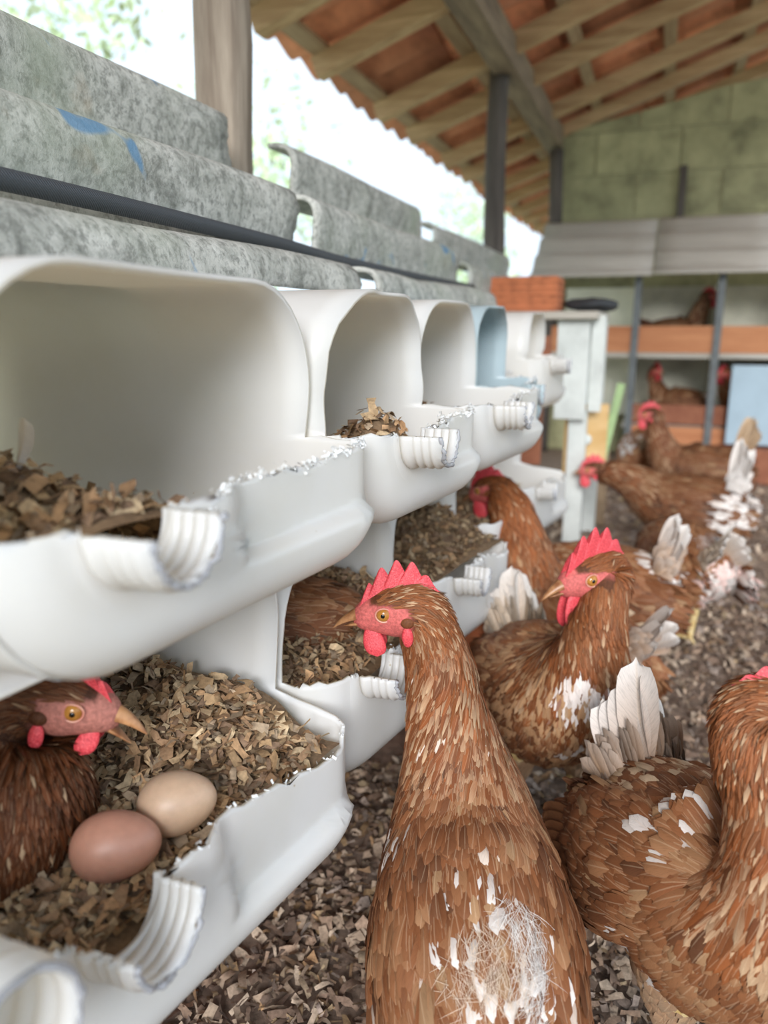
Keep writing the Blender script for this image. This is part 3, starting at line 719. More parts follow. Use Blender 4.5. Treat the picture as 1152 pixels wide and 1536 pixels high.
def blade(L, Wd, g, c0, c1, bend=0.12, nr=15, curlx=0.0, ragged=0.0):
    """single large feather along +X, width along Y, curving to +Z"""
    t = np.linspace(0, 1, nr); w = Wd*np.minimum(1, 0.30+1.25*t)*np.sqrt(np.clip(1-(np.clip(t-0.72, 0, 1)/0.285)**2, 0.0, 1))+0.0006
    V, C, U = [], [], []; us = (-1, -0.5, -0.06, 0, 0.06, 0.5, 1)
    for k in range(nr):
        for u in us:
            rg = ragged*g.uniform(-1, 0.3)*abs(u)
            V.append((L*t[k]+rg*L-0.04*L*abs(u)*(k == nr-1), u*w[k]*0.5+curlx*t[k]**2*L, bend*L*t[k]**2+0.10*Wd*(1-u*u)+(0.0008 if abs(u) < 0.1 else 0)))
            m = t[k]; C.append((c0*(1-m)+c1*m)*(0.93 if abs(u) == 0 else 1)); U.append((0.5+0.5*u, t[k]*2))
    return np.array(V), grid_quads(nr, len(us)), np.array(C), np.array(U)

def merge(parts):
    V, Q, C, U, off = [], [], [], [], 0
    for v, q, c, u in parts:
        if len(v) == 0: continue
        V.append(v); Q.append(q+off); C.append(c); U.append(u); off += len(v)
    return np.concatenate(V), np.concatenate(Q), np.concatenate(C), np.concatenate(U)

BODY = [  # x, z, half width, half height
    (-0.158, 0.222, 0.006, 0.008), (-0.142, 0.218, 0.038, 0.042), (-0.105, 0.210, 0.064, 0.064), (-0.055, 0.200, 0.081, 0.080),
    (0.0, 0.193, 0.087, 0.088), (0.048, 0.198, 0.083, 0.086), (0.083, 0.220, 0.070, 0.064)]

def hen(label, loc, yaw, neck, head, hdir, dens=1.0, pitch=0.0, scale=1.0, pal=None, patches=(), tail_el=55, tail_n=8, tail_L=0.115, tail_c=(TAN, WHITE), legs=True, seed=0,
        dark=1.0, nw=1.0, comb_h=0.022, comb_lean=0.0, wings=True, detail=True, beak_open=0.0, hsc=1.2, wat=1.3, fluff=(), group=None, sit=0.0, tail_fan=0.9, face=(0.74, 0.17, 0.15), streaks=1.0):
    """loc/neck/head in world metres; neck = list of (x,y,z,radius) from body to head"""
    g = np.random.default_rng(seed+500)
    t = empty('hen', loc, yaw); tag(t, label, 'hen', group)
    ca, sa = cos(-yaw), sin(-yaw)
    def loc_of(p): x, y, z = p[0]-loc[0], p[1]-loc[1], p[2]-loc[2]; return np.array([ca*x-sa*y, sa*x+ca*y, z])
    def ldir(d): return np.array([ca*d[0]-sa*d[1], sa*d[0]+ca*d[1], d[2]])
    hd = ldir(hdir); hd = hd/np.linalg.norm(hd); hc = loc_of(head)
    hs = np.cross([0, 0, 1.0], hd); hs /= np.linalg.norm(hs); hu = np.cross(hd, hs)
    cp, sp_ = cos(pitch), sin(pitch)
    st, rad, side = [], [], []
    for x, z, w, h in BODY:
        dz = z-0.2; st.append(np.array([x*cp-dz*sp_, 0, 0.2+x*sp_+dz*cp-sit])*scale); rad.append((w*scale, h*scale)); side.append(np.array([0, 1.0, 0]))
    nb = len(st)
    for k, (x, y, z, r) in enumerate(neck):
        f = (k+1)/(len(neck)+0.5); st.append(loc_of((x, y, z))); rad.append((r*nw, r*1.06*nw)); s_ = np.array([0, 1.0, 0])*(1-f)+hs*f; side.append(s_/np.linalg.norm(s_))
    nk = len(st)
    for a, dz, w, h in ((-0.011, 0.001, 0.0175, 0.0205), (0.006, 0.002, 0.0168, 0.0195), (0.020, 0.0005, 0.0130, 0.0150), (0.031, -0.002, 0.0085, 0.0095), (0.036, -0.003, 0.003, 0.004)):
        st.append(hc+hd*a*hsc+hu*dz*hsc); rad.append((w*hsc, h*hsc)); side.append(hs)
    st = np.array(st); K = np.column_stack([st, np.array(rad), np.array(side)])
    ns = 90; G = catmull(K, ns); C_ = G[:, :3]; rw = np.maximum(G[:, 3:5], 0.002)
    par = np.linspace(0, len(st)-1, ns)
    T = np.gradient(C_, axis=0); T /= np.linalg.norm(T, axis=1)[:, None]
    Sd = G[:, 5:8]; Sd = Sd-T*np.sum(Sd*T, 1)[:, None]; Sd /= np.linalg.norm(Sd, axis=1)[:, None]; Nn = np.cross(T, Sd)
    m = 40; th = np.linspace(0, 2*pi, m, endpoint=False)
    V = C_[:, None, :]+rw[:, 0][:, None, None]*np.cos(th)[None, :, None]*Sd[:, None, :]+rw[:, 1][:, None, None]*np.sin(th)[None, :, None]*Nn[:, None, :]
    # relax the shoulder so the loft does not fold where the neck turns up
    wr = (sm(par, nb-3.0, nb-1.6)*(1-sm(par, nb+0.6, nb+1.6)))[:, None, None]
    for _ in range(70):
        A_ = V.copy(); A_[1:-1] = 0.25*V[:-2]+0.5*V[1:-1]+0.25*V[2:]; V = V*(1-wr)+A_*wr
    Vf = V.reshape(-1, 3)
    # bare face around the eye
    eyeL = hc+hd*0.012+hu*0.0045
    df = np.linalg.norm((Vf-eyeL)*1.0, axis=1)
    along = (Vf-hc)@hd/hsc
    rel = Vf-hc; upv = rel@hu/hsc
    faceR = sm(along, -0.010, -0.004)*(1-sm(np.abs(upv+0.004)+0.25*np.maximum(0, -along), 0.0135, 0.016))*sm(np.repeat(par, m), nk-0.6, nk-0.2)
    faceR = np.maximum(faceR, sm(along, 0.021, 0.024)*sm(np.repeat(par, m), nk-0.6, nk-0.2))
    base = (RUST*0.55*dark)[None, :]*np.ones((len(Vf), 1))
    cf_ = np.array(face)[None, :]*(0.85+0.3*g.random((len(Vf), 1)))
    colb = base*(1-faceR[:, None])+cf_*faceR[:, None]
    Vb = np.vstack([Vf, C_[0], C_[-1]]); Q = grid_quads(ns, m, 0, True)
    tr = [(len(Vf), (j+1) % m, j) for j in range(m)]+[(len(Vf)+1, (ns-1)*m+j, (ns-1)*m+(j+1) % m) for j in range(m)]
    link('body', raw_mesh('body', Vb, Q, tr, col=np.vstack([colb, colb[0], colb[-1]])), M_skin, t)
    # ---------------- plumage sampled on the loft
    parts = []
    ds = np.linalg.norm(np.gradient(C_, axis=0), axis=1); area = ds*(rw[:, 0]+rw[:, 1])*pi
    Vu = np.gradient(V, axis=0); Vt = np.roll(V, -1, 1)-np.roll(V, 1, 1)
    e1 = V[1:]-V[:-1]; e2 = np.roll(V, -1, 1)-V; cell = np.linalg.norm(np.cross(e1, e2[:-1]), axis=2)
    def sample(n, lo, hi):
        ca_ = cell*((par >= lo) & (par <= hi))[:-1, None]; cum = np.cumsum(ca_.ravel()); cum /= cum[-1]
        k_ = np.searchsorted(cum, g.random(n)).clip(0, len(cum)-1); i = k_//m; j0 = k_ % m; j1 = (j0+1) % m; w_ = g.random((n, 1)); wj = g.random((n, 1)); aj = j0
        L_ = lambda A: (A[i, j0]*(1-w_)+A[i+1, j0]*w_)*(1-wj)+(A[i, j1]*(1-w_)+A[i+1, j1]*w_)*wj
        p, tu, tv = L_(V), L_(Vu), L_(Vt); nr = np.cross(tv, tu); c = C_[i]*(1-w_)+C_[i+1]*w_
        nr *= np.sign(np.sum(nr*(p-c), 1))[:, None]; nr /= np.linalg.norm(nr, axis=1)[:, None]+1e-9
        tu = tu/(np.linalg.norm(tu, axis=1)[:, None]+1e-9)
        return p, nr, -tu, par[i], aj
    def colours(p, n, kind):
        q_ = 0.5+0.36*vnoise(p, 9, seed+kind)+0.22*vnoise(p, 28, seed+9)+0.16*g.normal(size=n); q_ = np.clip(q_, 0, 1.15)[:, None]
        c = np.where(q_ < 0.5, DARK+(RUST-DARK)*q_*2, RUST+(TAN-RUST)*(q_-0.5)*1.1)
        rnd = g.random((n, 1)) < 0.04; c = np.where(rnd, TAN*(0.7+0.3*g.random((n, 1))), c)
        c = c*dark; tip = c*0.95+TAN*0.10*dark; edge = c*0.92+TAN*0.10*dark
        for (q, rd, colr, pb) in patches:
            d = np.linalg.norm(p-np.array(q), axis=1); hit = (d < rd*(0.8+0.4*g.random(n))) & (g.random(n) < pb)
            cc = np.array(colr)*(0.85+0.25*g.random((n, 1))); c = np.where(hit[:, None], c*0.5+cc*0.5, c); tip = np.where(hit[:, None], cc*1.08, tip); edge = np.where(hit[:, None], cc*0.7+c*0.3, edge)
        return c, tip, edge
    nbod = int(4200*dens)
    p, n_, d_, pr_, a_ = sample(nbod, 0.2, nb+0.2)
    c0, c1, ce = colours(p, len(p), 0); sz = scale*(0.75+0.25*np.clip((nb-pr_)/4, 0, 1.2))*g.uniform(0.75, 1.25, len(p))
    dd = d_+np.array([0, 0, -0.18]); parts.append(feather_batch(p-n_*0.001, n_, dd, 0.033*sz, 0.0145*sz, c0, c1, ce, g, 0.15, 0.13))
    # hackles
    nh = int(4200*dens)
    p, n_, d_, pr_, a_ = sample(nh, nb-1.0, nk+1.7)
    up = np.clip((pr_-(nb-1.0))/(nk-nb+1.2), 0, 1.12)
    al = (p-hc)@hd/hsc; uu = (p-hc)@hu/hsc; keep = (~((al > -0.004) & (np.abs(uu+0.004) < 0.0135)) & (al < 0.019)) | (pr_ < nk-0.75)
    p, n_, d_, up = p[keep], n_[keep], d_[keep], up[keep]; n = len(p)
    c0, c1, ce = colours(p, n, 1); hk = (np.array([0.235, 0.068, 0.018])*dark)*(0.55+0.8*g.random((n, 1)))
    if nh: c0 = c0*0.25+hk*0.75
    st_ = (g.random((n, 1)) < 0.45*streaks*(1-0.75*up[:, None])); pale = np.array([0.66, 0.45, 0.27])*(0.75+0.35*g.random((n, 1)))
    c1 = np.where(st_, pale, c0*1.15); ce = np.where(st_, c0*0.55+pale*0.45, c0*0.9)
    for (q, rd, colr, pb) in patches:
        hit = (np.linalg.norm(p-np.array(q), axis=1) < rd) & (g.random(n) < pb); c0[hit] = np.array(colr); c1[hit] = np.array(colr)*1.05; ce[hit] = np.array(colr)
    sz = (1.0-0.55*up)*g.uniform(0.8, 1.25, n)
    parts.append(feather_batch(p-n_*0.0004, n_, d_, 0.036*sz, 0.0050*sz*(1.0+0.9*(1-up)), c0, c1, ce, g, 0.10, 0.08, True))
    # down tufts
    for (q, rd, colr, cnt) in fluff:
        cnt = int(cnt); pa, na_, da_, _, _ = sample(9000, 0.15, 4.5)
        dd_ = np.linalg.norm((pa-np.array(q))[:, :2], axis=1); sel = np.where((dd_ < rd*g.uniform(0.3, 1.25, len(dd_))) & (na_[:, 2] > -0.1))[0]
        if len(sel) == 0: continue
        k_ = g.choice(sel, cnt); cl_ = vnoise(pa[k_], 60, seed+3)[:, None]
        cc = np.array(colr)*(0.9+0.2*g.random((cnt, 1)))
        parts.append(feather_batch(pa[k_]+0.003*g.normal(size=(cnt, 3))+na_[k_]*0.003, na_[k_], da_[k_]+0.5*g.normal(size=(cnt, 3))+0.5*cl_, 0.019*g.uniform(0.4, 1.4, cnt), np.full(cnt, 0.00028), cc, cc, cc, g, 0.42, 0.35, True))
    v, q, c, u = merge(parts)
    tag(link('plumage', raw_mesh('plumage', v, q, col=c, uv=u), M_feather, t), kind='stuff')
    # ---------------- wings
    if wings:
        for s in (-1, 1):
            nu_, nv_ = 22, 16; uu = np.linspace(0.02, pi-0.02, nu_); ww = np.linspace(0, 2*pi, nv_, endpoint=False)
            cx = -np.cos(uu); sr = np.sin(uu)**0.8
            A = np.array([-0.026, s*0.066, 0.212]); ex = np.array([1.0, -s*0.14, 0.20]); ex /= np.linalg.norm(ex); ey = np.array([0.10*s, s*1.0, 0.32]); ey -= ex*ey.dot(ex); ey /= np.linalg.norm(ey); ez = np.cross(ex, ey)*s
            def wp_(a, b): return A-np.outer(np.cos(a)**2*0.026*s, np.array([0, 1.0, 0]))+np.outer(-np.cos(a)*0.125, ex)+np.outer(np.sin(a)**0.8*np.cos(b)*0.024, ey)+np.outer(np.sin(a)**0.8*np.sin(b)*(0.056-0.012*np.cos(a)*-1), ez)
            UU, BB = np.meshgrid(uu, ww, indexing='ij'); WV = wp_(UU.ravel(), BB.ravel())
            def pz(Pq):
                dz = Pq[:, 2]-0.2; return np.stack([Pq[:, 0]*cp-dz*sp_, Pq[:, 1], 0.2+Pq[:, 0]*sp_+dz*cp-sit], 1)*scale
            wg = link('wing', raw_mesh('wing', pz(WV), grid_quads(nu_, nv_, 0, True), col=np.tile(RUST*0.55*dark, (len(WV), 1))), M_skin, t)
            nw_ = int(1300*dens); a = np.where(g.random(nw_) < 0.7, np.arccos(g.uniform(-0.97, 0.99, nw_)), g.uniform(1.6, 3.12, nw_)); b = g.uniform(-pi/2-1.1, pi/2+1.1, nw_)
            e = 1e-3; P0 = wp_(a, b); dA = wp_(a+e, b)-P0; dB = wp_(a, b+e)-P0; N_ = np.cross(dA, dB); N_ /= np.linalg.norm(N_, axis=1)[:, None]+1e-9
            fl_ = np.sign(np.sum(N_*(P0-A), 1)); N_ *= fl_[:, None]
            P1 = pz(P0); Nr = np.stack([N_[:, 0]*cp-N_[:, 2]*sp_, N_[:, 1], N_[:, 0]*sp_+N_[:, 2]*cp], 1)
            c0, c1, ce = colours(P1, nw_, 2); back_ = np.clip((cos(0)*-np.cos(a)*-1+1)/2, 0, 1)
            szw = scale*(0.7+0.75*back_)*g.uniform(0.85, 1.2, nw_)
            fd = np.tile(np.array([-1.0*cp+0.1*sp_, 0, -0.16-sp_]), (nw_, 1))
            v, q, c, u = feather_batch(P1-Nr*0.0006, Nr, fd, 0.036*szw, 0.0165*szw, c0, c1, ce, g, 0.13, 0.11)
            tag(link('wing_plumage', raw_mesh('wing_plumage', v, q, col=c, uv=u), M_feather, wg), kind='stuff')
            if detail:
                for k in range(7):
                    f = k/6; bse = A+ex*(-0.03-0.045*f)+ey*(0.018-0.004*k*0.5)+ez*(-0.030+0.055*f)
                    cA = RUST*dark*g.uniform(0.65, 1.0); cB = cA*0.8+TAN*0.25*dark
                    bv, bq, bc, bu = blade(0.105*scale, 0.024*scale, g, cA, cB, 0.05)
                    X_ = -ex+np.array([0, -s*0.05, -0.05-0.06*f]); X_ /= np.linalg.norm(X_); Zz = ey-X_*ey.dot(X_); Zz /= np.linalg.norm(Zz); Yy = np.cross(Zz, X_)
                    Wp = bv[:, :1]*X_+bv[:, 1:2]*Yy+bv[:, 2:3]*Zz*-1+bse
                    link('wing_feather', raw_mesh('wing_feather', pz(Wp), bq, col=bc, uv=bu), M_feather, wg)
    # ---------------- tail
    for k in range(tail_n):
        f = 0.15 if tail_n == 1 else k/(tail_n-1)*2-1
        sf_ = 1.0 if f >= 0 else -1.0; af = abs(f)
        cA, cB = np.array(tail_c[0])*g.uniform(0.85, 1.05), np.array(tail_c[1])*g.uniform(0.9, 1.05)
        bv, bq, bc, bu = blade(tail_L*scale*(1.05-0.22*af)*g.uniform(0.93, 1.07), 0.040*scale, g, cA, cB, 0.06, ragged=0.014)
        el = R(tail_el+8-22*af*tail_fan+g.uniform(-3, 3)); az = 0.16*f
        X_ = np.array([-cos(el)*cos(az), sin(az), sin(el)]); X_ /= np.linalg.norm(X_)
        pp = np.array([-sin(el), 0, -cos(el)]); Yy = np.array([0, 0.72, 0])+sf_*pp*(0.55+0.25*af); Yy -= X_*Yy.dot(X_); Yy /= np.linalg.norm(Yy); Zz = np.cross(X_, Yy)
        bse = np.array([-0.118, f*0.014, 0.236-0.010*af]); dz = bse[2]-0.2
        bse = np.array([bse[0]*cp-dz*sp_, bse[1], 0.2+bse[0]*sp_+dz*cp-sit])*scale
        Wp = bv[:, :1]*X_+bv[:, 1:2]*Yy+bv[:, 2:3]*Zz+bse+np.array([0, sf_*0.0012*(k+1), 0])
        link('tail_feather', raw_mesh('tail_feather', Wp, bq, col=bc, uv=bu), M_feather, t)
    if tail_n:
        # soft covert feathers wrapped round the tail root
        nc = int(150*min(1, dens))+20; f = g.uniform(-1, 1, nc); el = np.radians(tail_el-8-20*np.abs(f)+g.uniform(-14, 10, nc)); hgt_ = g.random(nc)*0.045
        X_ = np.stack([-np.cos(el), 0.22*f, np.sin(el)], 1); X_ /= np.linalg.norm(X_, axis=1)[:, None]
        B0 = np.stack([np.full(nc, -0.108), f*0.026, 0.232-0.012*np.abs(f)], 1); dz = B0[:, 2]-0.2
        B0 = np.stack([B0[:, 0]*cp-dz*sp_, B0[:, 1], 0.2+B0[:, 0]*sp_+dz*cp-sit], 1)*scale+X_*hgt_[:, None]*scale
        No = np.stack([-0.2*np.sin(el), np.sign(f)*(0.5+0.5*np.abs(f)), 0.2*np.cos(el)+0.1], 1); No -= X_*np.sum(No*X_, 1)[:, None]; No /= np.linalg.norm(No, axis=1)[:, None]
        cc = np.array(tail_c[0])[None, :]*(0.6+0.5*g.random((nc, 1))); c2 = cc*0.6+np.array(tail_c[1])*0.4
        v, q, c, u = feather_batch(B0+No*0.006, No, X_, 0.038*scale*g.uniform(0.8, 1.3, nc), np.full(nc, 0.020*scale), cc, c2, c2, g, 0.12, 0.05)
        tag(link('tail_coverts', raw_mesh('tail_coverts', v, q, col=c, uv=u), M_feather, t), kind='stuff')
    # ---------------- head furniture
    def hp_(P): P = np.asarray(P, float).reshape(-1, 3)*hsc; return hc+P[:, :1]*hd+P[:, 1:2]*hs+P[:, 2:3]*hu
    def sphere(c, r3, n1=14, n2=18):
        a = np.linspace(0, pi, n1); b = np.linspace(0, 2*pi, n2, endpoint=False)
        Vv = np.array([[(r3[0]*sin(x)*cos(y), r3[1]*sin(x)*sin(y), r3[2]*cos(x)) for y in b] for x in a]).reshape(-1, 3)
        return Vv+np.array(c), grid_quads(n1, n2, 0, True)
    # beak
    nbk = 12; tt = np.linspace(0, 1, nbk); bx = 0.026+0.026*tt; wz = 0.0085*(1-tt)**0.75+0.0004; ww_ = 0.0078*(1-tt)**0.7+0.0004; zc_ = -0.0005-0.009*tt**2.2
    th2 = np.linspace(0, 2*pi, 14, endpoint=False)
    BV = np.array([[(bx[i], ww_[i]*cos(a), zc_[i]+wz[i]*(sin(a) if sin(a) > 0 else 0.25*sin(a))) for a in th2] for i in range(nbk)]).reshape(-1, 3)
    link('upper_beak', raw_mesh('upper_beak', hp_(BV), grid_quads(nbk, 14, 0, True)), M_beak, t)
    bx = 0.025+0.019*tt; zc_ = -0.0045-0.0035*tt**2-beak_open*0.012*tt
    BV = np.array([[(bx[i], 0.85*ww_[i]*cos(a), zc_[i]+0.55*wz[i]*(sin(a) if sin(a) < 0 else 0.2*sin(a))) for a in th2] for i in range(nbk)]).reshape(-1, 3)
    link('lower_beak', raw_mesh('lower_beak', hp_(BV), grid_quads(nbk, 14, 0, True)), M_beak, t)
    for s in (-1, 1):
        ev, eq = sphere((0.0125, s*0.0135, 0.0045), (0.0054, 0.0042, 0.0054)); eo = link('eye', raw_mesh('eye', hp_(ev), eq), M_iris, t)
        pv, pq = sphere((0.0128, s*0.0158, 0.0046), (0.0025, 0.0022, 0.0025), 10, 12); link('pupil', raw_mesh('pupil', hp_(pv), pq), M_pupil, eo)
        a = np.linspace(0, 2*pi, 25)
        rv, rq, rt_ = tube(np.stack([0.0125+0.0058*np.cos(a), np.full(25, s*0.0150)-s*0.0004*np.cos(2*a), 0.0045+0.0052*np.sin(a)], 1), 0.0007, 6, False)
        link('eyelid', raw_mesh('eyelid', hp_(rv), rq), M_ring, eo)
        # ear tuft patch and lobe
        lv, lq = sphere((-0.004, s*0.0165, -0.0125), (0.0042, 0.0026, 0.0078)); link('earlobe', raw_mesh('earlobe', hp_(lv), lq), M_comb, t)
        tv_, tq_ = sphere((-0.0045, s*0.0158, -0.0015), (0.0052, 0.0034, 0.0046)); link('ear_tuft', raw_mesh('ear_tuft', hp_(tv_), tq_, col=np.tile(RUST*0.9*dark, (len(tv_), 1))), M_skin, t)
        # wattle
        a1 = np.linspace(0, 1, 12); b1 = np.linspace(0, 2*pi, 16, endpoint=False); hw = 0.0105*np.sqrt(np.clip(a1*1.15, 0, 1))*np.sqrt(np.clip(1-(a1-0.0)**3.2, 0, 1))+0.0005
        WV = np.array([[(0.0235-0.004*a1[i]+wat*hw[i]*cos(b), s*(0.0045+0.004*a1[i])+0.0022*sin(b)*min(1, (1.02-a1[i])*4), -0.006-0.024*wat*a1[i]) for b in b1] for i in range(12)]).reshape(-1, 3)
        link('wattle', raw_mesh('wattle', hp_(WV), grid_quads(12, 16, 0, True)), M_comb, t)
    # comb with five points
    ncx, ncz = 61, 7; sx = np.linspace(0, 1, ncx)
    env = comb_h*(0.30+0.85*np.sin(np.clip(sx*0.95+0.08, 0, 1)*pi)**0.8)
    teeth = np.abs(((sx*5.0+0.15) % 1.0)-0.5)*2; hgt = env*(0.66+0.40*np.sin((1-teeth)*pi/2)**1.2*(1-0.45*sm(sx, 0.72, 0.85)))*np.clip(sx*9, 0.25, 1)*np.clip((1-sx)*7, 0.1, 1)
    CV = []
    for sg in (1, -1):
        for i in range(ncx):
            xb_ = 0.034-0.050*sx[i]; zb_ = 0.0075+0.0115*np.sin(np.clip(sx[i]*1.15, 0, 1)*pi*0.62)
            for j in range(ncz):
                h_ = j/(ncz-1); thk = 0.0046*(1-h_**1.6)**0.7+0.0004*(j < ncz-1)
                CV.append((xb_-0.010*h_*sx[i]-0.004*h_*h_, sg*thk*min(1, 12*sx[i]+0.2)*min(1, 9*(1-sx[i])+0.2)+comb_lean*hgt[i]*h_**1.6, zb_-0.003+hgt[i]*h_))
    CV = np.array(CV); q1 = grid_quads(ncx, ncz); q2 = grid_quads(ncx, ncz, ncx*ncz)[:, ::-1]
    link('comb', raw_mesh('comb', hp_(CV), np.vstack([q1, q2])), M_comb, t)
    # ---------------- legs
    if legs:
        for s in (-1, 1):
            hx, hy = -0.005*scale, s*0.040*scale
            pts = [(hx, hy, 0.16), (hx+0.01, hy, 0.125), (hx-0.008, hy, 0.088), (hx-0.002, hy, 0.05), (hx+0.004, hy, 0.012)]
            lv, lq, lt = tube(catmull(pts, 16), np.interp(np.linspace(0, 1, 16), [0, 0.25, 0.5, 1], [0.042, 0.03, 0.0085, 0.0065]), 10); vsx, qsx, tsx, off = [lv], [lq], [lt], len(lv)
            for an, ln in ((0.0, 0.052), (0.55, 0.044), (-0.55, 0.044), (pi, 0.024)):
                tp = [(hx+0.004, hy, 0.011), (hx+0.004+0.5*ln*cos(an), hy+0.5*ln*sin(an), 0.009), (hx+0.004+ln*cos(an), hy+ln*sin(an), 0.004)]
                a1, a2, a3 = tube(catmull(tp, 7), np.linspace(0.0055, 0.0025, 7), 8); vsx.append(a1); qsx.append(a2+off); tsx.append(a3+off); off += len(a1)
            link('leg', raw_mesh('leg', np.concatenate(vsx), np.concatenate(qsx), np.concatenate(tsx)), M_leg, t)
            # feathered thigh
            nt = int(260*dens)+30; a = g.uniform(0, 2*pi, nt); hh = g.random(nt); rr_ = 0.040*(1-hh)+0.013*hh
            P0 = np.stack([hx+0.004+rr_*np.cos(a), hy+rr_*np.sin(a), 0.155-0.062*hh], 1); No = np.stack([np.cos(a), np.sin(a), -0.2+0*a], 1); No /= np.linalg.norm(No, axis=1)[:, None]
            c0, c1, ce = colours(P0, nt, 3); v, q, c, u = feather_batch(P0, No, np.tile([[-0.2, 0, -1.0]], (nt, 1)), 0.026*g.uniform(0.8, 1.2, nt), np.full(nt, 0.014), c0*0.5+TAN*0.5, c1*0.5+CREAM*0.4, ce*0.5+CREAM*0.4, g, 0.1, 0.12)
            tag(link('thigh_plumage', raw_mesh('thigh_plumage', v, q, col=c, uv=u), M_feather, t), kind='stuff')
    return t

# hen standing with her back to us, head in profile
hen('large rust-brown hen standing with her back turned, pale-streaked neck and ruffled white rump', (-0.124, 0.575, 0), R(110),
    [(-0.166, 0.648, 0.288, 0.039), (-0.174, 0.652, 0.330, 0.0325), (-0.184, 0.652, 0.368, 0.0275)], (-0.210, 0.637, 0.402), (-0.93, -0.28, -0.06), dens=2.4, hsc=1.25, streaks=1.3, pitch=R(20), scale=0.90, tail_el=-8, tail_n=6, tail_L=0.08, tail_c=(TAN, CREAM),
    patches=(((-0.10, -0.01, 0.225), 0.045, WHITE, 0.24), ((-0.115, -0.045, 0.21), 0.03, WHITE, 0.5), ((-0.05, 0.02, 0.25), 0.022, WHITE, 0.25), ((0.03, 0.065, 0.22), 0.025, WHITE, 0.2), ((-0.03, 0, 0.2), 0.2, (0.75, 0.62, 0.52), 0.010)),
    fluff=(((-0.118, -0.052, 0.0), 0.030, (0.90, 0.86, 0.82), 1500), ((-0.112, 0.0, 0.0), 0.026, (0.78, 0.62, 0.48), 900), ((-0.085, -0.025, 0.0), 0.014, (0.9, 0.85, 0.8), 350)), seed=1, comb_h=0.022, wat=1.0)
# hen facing us, head turned
hen('rust-brown hen facing the nests with a bald white throat patch and white tail', (-0.105, 0.945, 0), R(-62),
    [(-0.054, 0.852, 0.285, 0.046), (-0.048, 0.860, 0.322, 0.034), (-0.043, 0.874, 0.350, 0.027)], (-0.055, 0.886, 0.376), (-0.76, -0.60, -0.10), hsc=1.38, wat=1.6, dens=1.9, pitch=R(14), tail_el=66, tail_n=6, tail_c=(CREAM, WHITE),
    patches=(((0.132, -0.022, 0.272), 0.028, (0.88, 0.78, 0.72), 0.8), ((0.125, -0.012, 0.175), 0.028, WHITE, 0.6), ((0.06, -0.03, 0.2), 0.11, TAN*1.15, 0.3)), seed=2, comb_h=0.026, comb_lean=0.15, streaks=0.35)
# hen at the right, breast to us
hen('rust-brown hen with upright white tail, breast forward and head turned aside', (0.085, 0.615, 0), R(-58),
    [(0.120, 0.562, 0.288, 0.045), (0.102, 0.570, 0.330, 0.035), (0.086, 0.578, 0.360, 0.028)], (0.097, 0.590, 0.381), (0.92, 0.34, -0.08), dens=2.4, comb_h=0.013, pitch=R(10), scale=1.0, tail_el=70, tail_n=8, tail_c=(TAN, WHITE), tail_L=0.125,
    patches=(((-0.09, 0.0, 0.25), 0.05, CREAM, 0.5), ((0.0, -0.04, 0.25), 0.032, WHITE, 0.3), ((0.02, -0.08, 0.16), 0.028, WHITE, 0.25)), seed=3)
# hen pecking into a lower nest
hen('golden-brown hen stretching her head into a lower nest', (-0.125, 1.205, 0), R(155),
    [(-0.207, 1.264, 0.305, 0.045), (-0.223, 1.279, 0.344, 0.037), (-0.240, 1.292, 0.370, 0.030)], (-0.268, 1.306, 0.380), (-0.9, 0.25, -0.30), dens=1.2, pitch=R(22), scale=0.92, tail_el=50, tail_n=5, seed=4, dark=1.2, streaks=0.3, detail=False)
hen('cream-bellied hen with a tan upright tail, behind the hen with the bald throat', (-0.095, 1.43, 0), R(170),
    [(-0.185, 1.445, 0.215, 0.046), (-0.21, 1.45, 0.19, 0.034), (-0.225, 1.45, 0.16, 0.026)], (-0.235, 1.45, 0.13), (-0.6, 0.1, -0.8), dens=1.0, scale=0.95, tail_el=76, tail_L=0.13, tail_n=6, tail_c=(TAN, WHITE),
    patches=(((0.0, 0.08, 0.12), 0.085, CREAM, 0.95), ((0.05, 0.05, 0.14), 0.09, CREAM, 0.9), ((-0.1, 0.0, 0.25), 0.05, WHITE, 0.4)), seed=5, detail=False)
hen('hen seen from behind with frayed white tail and bare pinkish rump', (0.065, 1.655, 0), R(118),
    [(0.02, 1.735, 0.21, 0.046), (0.01, 1.76, 0.19, 0.034), (0.005, 1.775, 0.16, 0.026)], (0.0, 1.785, 0.13), (-0.3, 0.5, -0.8), dens=1.0, scale=0.95, tail_el=48, tail_c=(CREAM, WHITE), tail_fan=1.1, tail_L=0.11, tail_n=7,
    patches=(((-0.13, 0.0, 0.17), 0.07, (0.85, 0.62, 0.56), 0.9), ((-0.10, -0.04, 0.16), 0.06, WHITE, 0.7), ((-0.10, 0.04, 0.16), 0.06, WHITE, 0.5)), fluff=(((-0.13, -0.02, 0.17), 0.05, (0.95, 0.9, 0.87), 3000),), seed=6, detail=False)
hen('brown hen with white tail stretching her neck low toward the cabinet leg', (0.07, 2.16, 0), R(172),
    [(-0.045, 2.18, 0.245, 0.048), (-0.09, 2.18, 0.262, 0.036), (-0.13, 2.18, 0.268, 0.028)], (-0.158, 2.18, 0.270), (-1, 0.05, -0.1), dens=0.7, tail_el=80, tail_n=8, tail_c=(WHITE, WHITE), tail_L=0.145, seed=7, detail=False, dark=0.7,
    patches=(((-0.10, 0.04, 0.2), 0.06, WHITE, 0.6), ((-0.10, -0.04, 0.2), 0.06, WHITE, 0.6), ((-0.06, 0.06, 0.15), 0.06, WHITE, 0.5)))
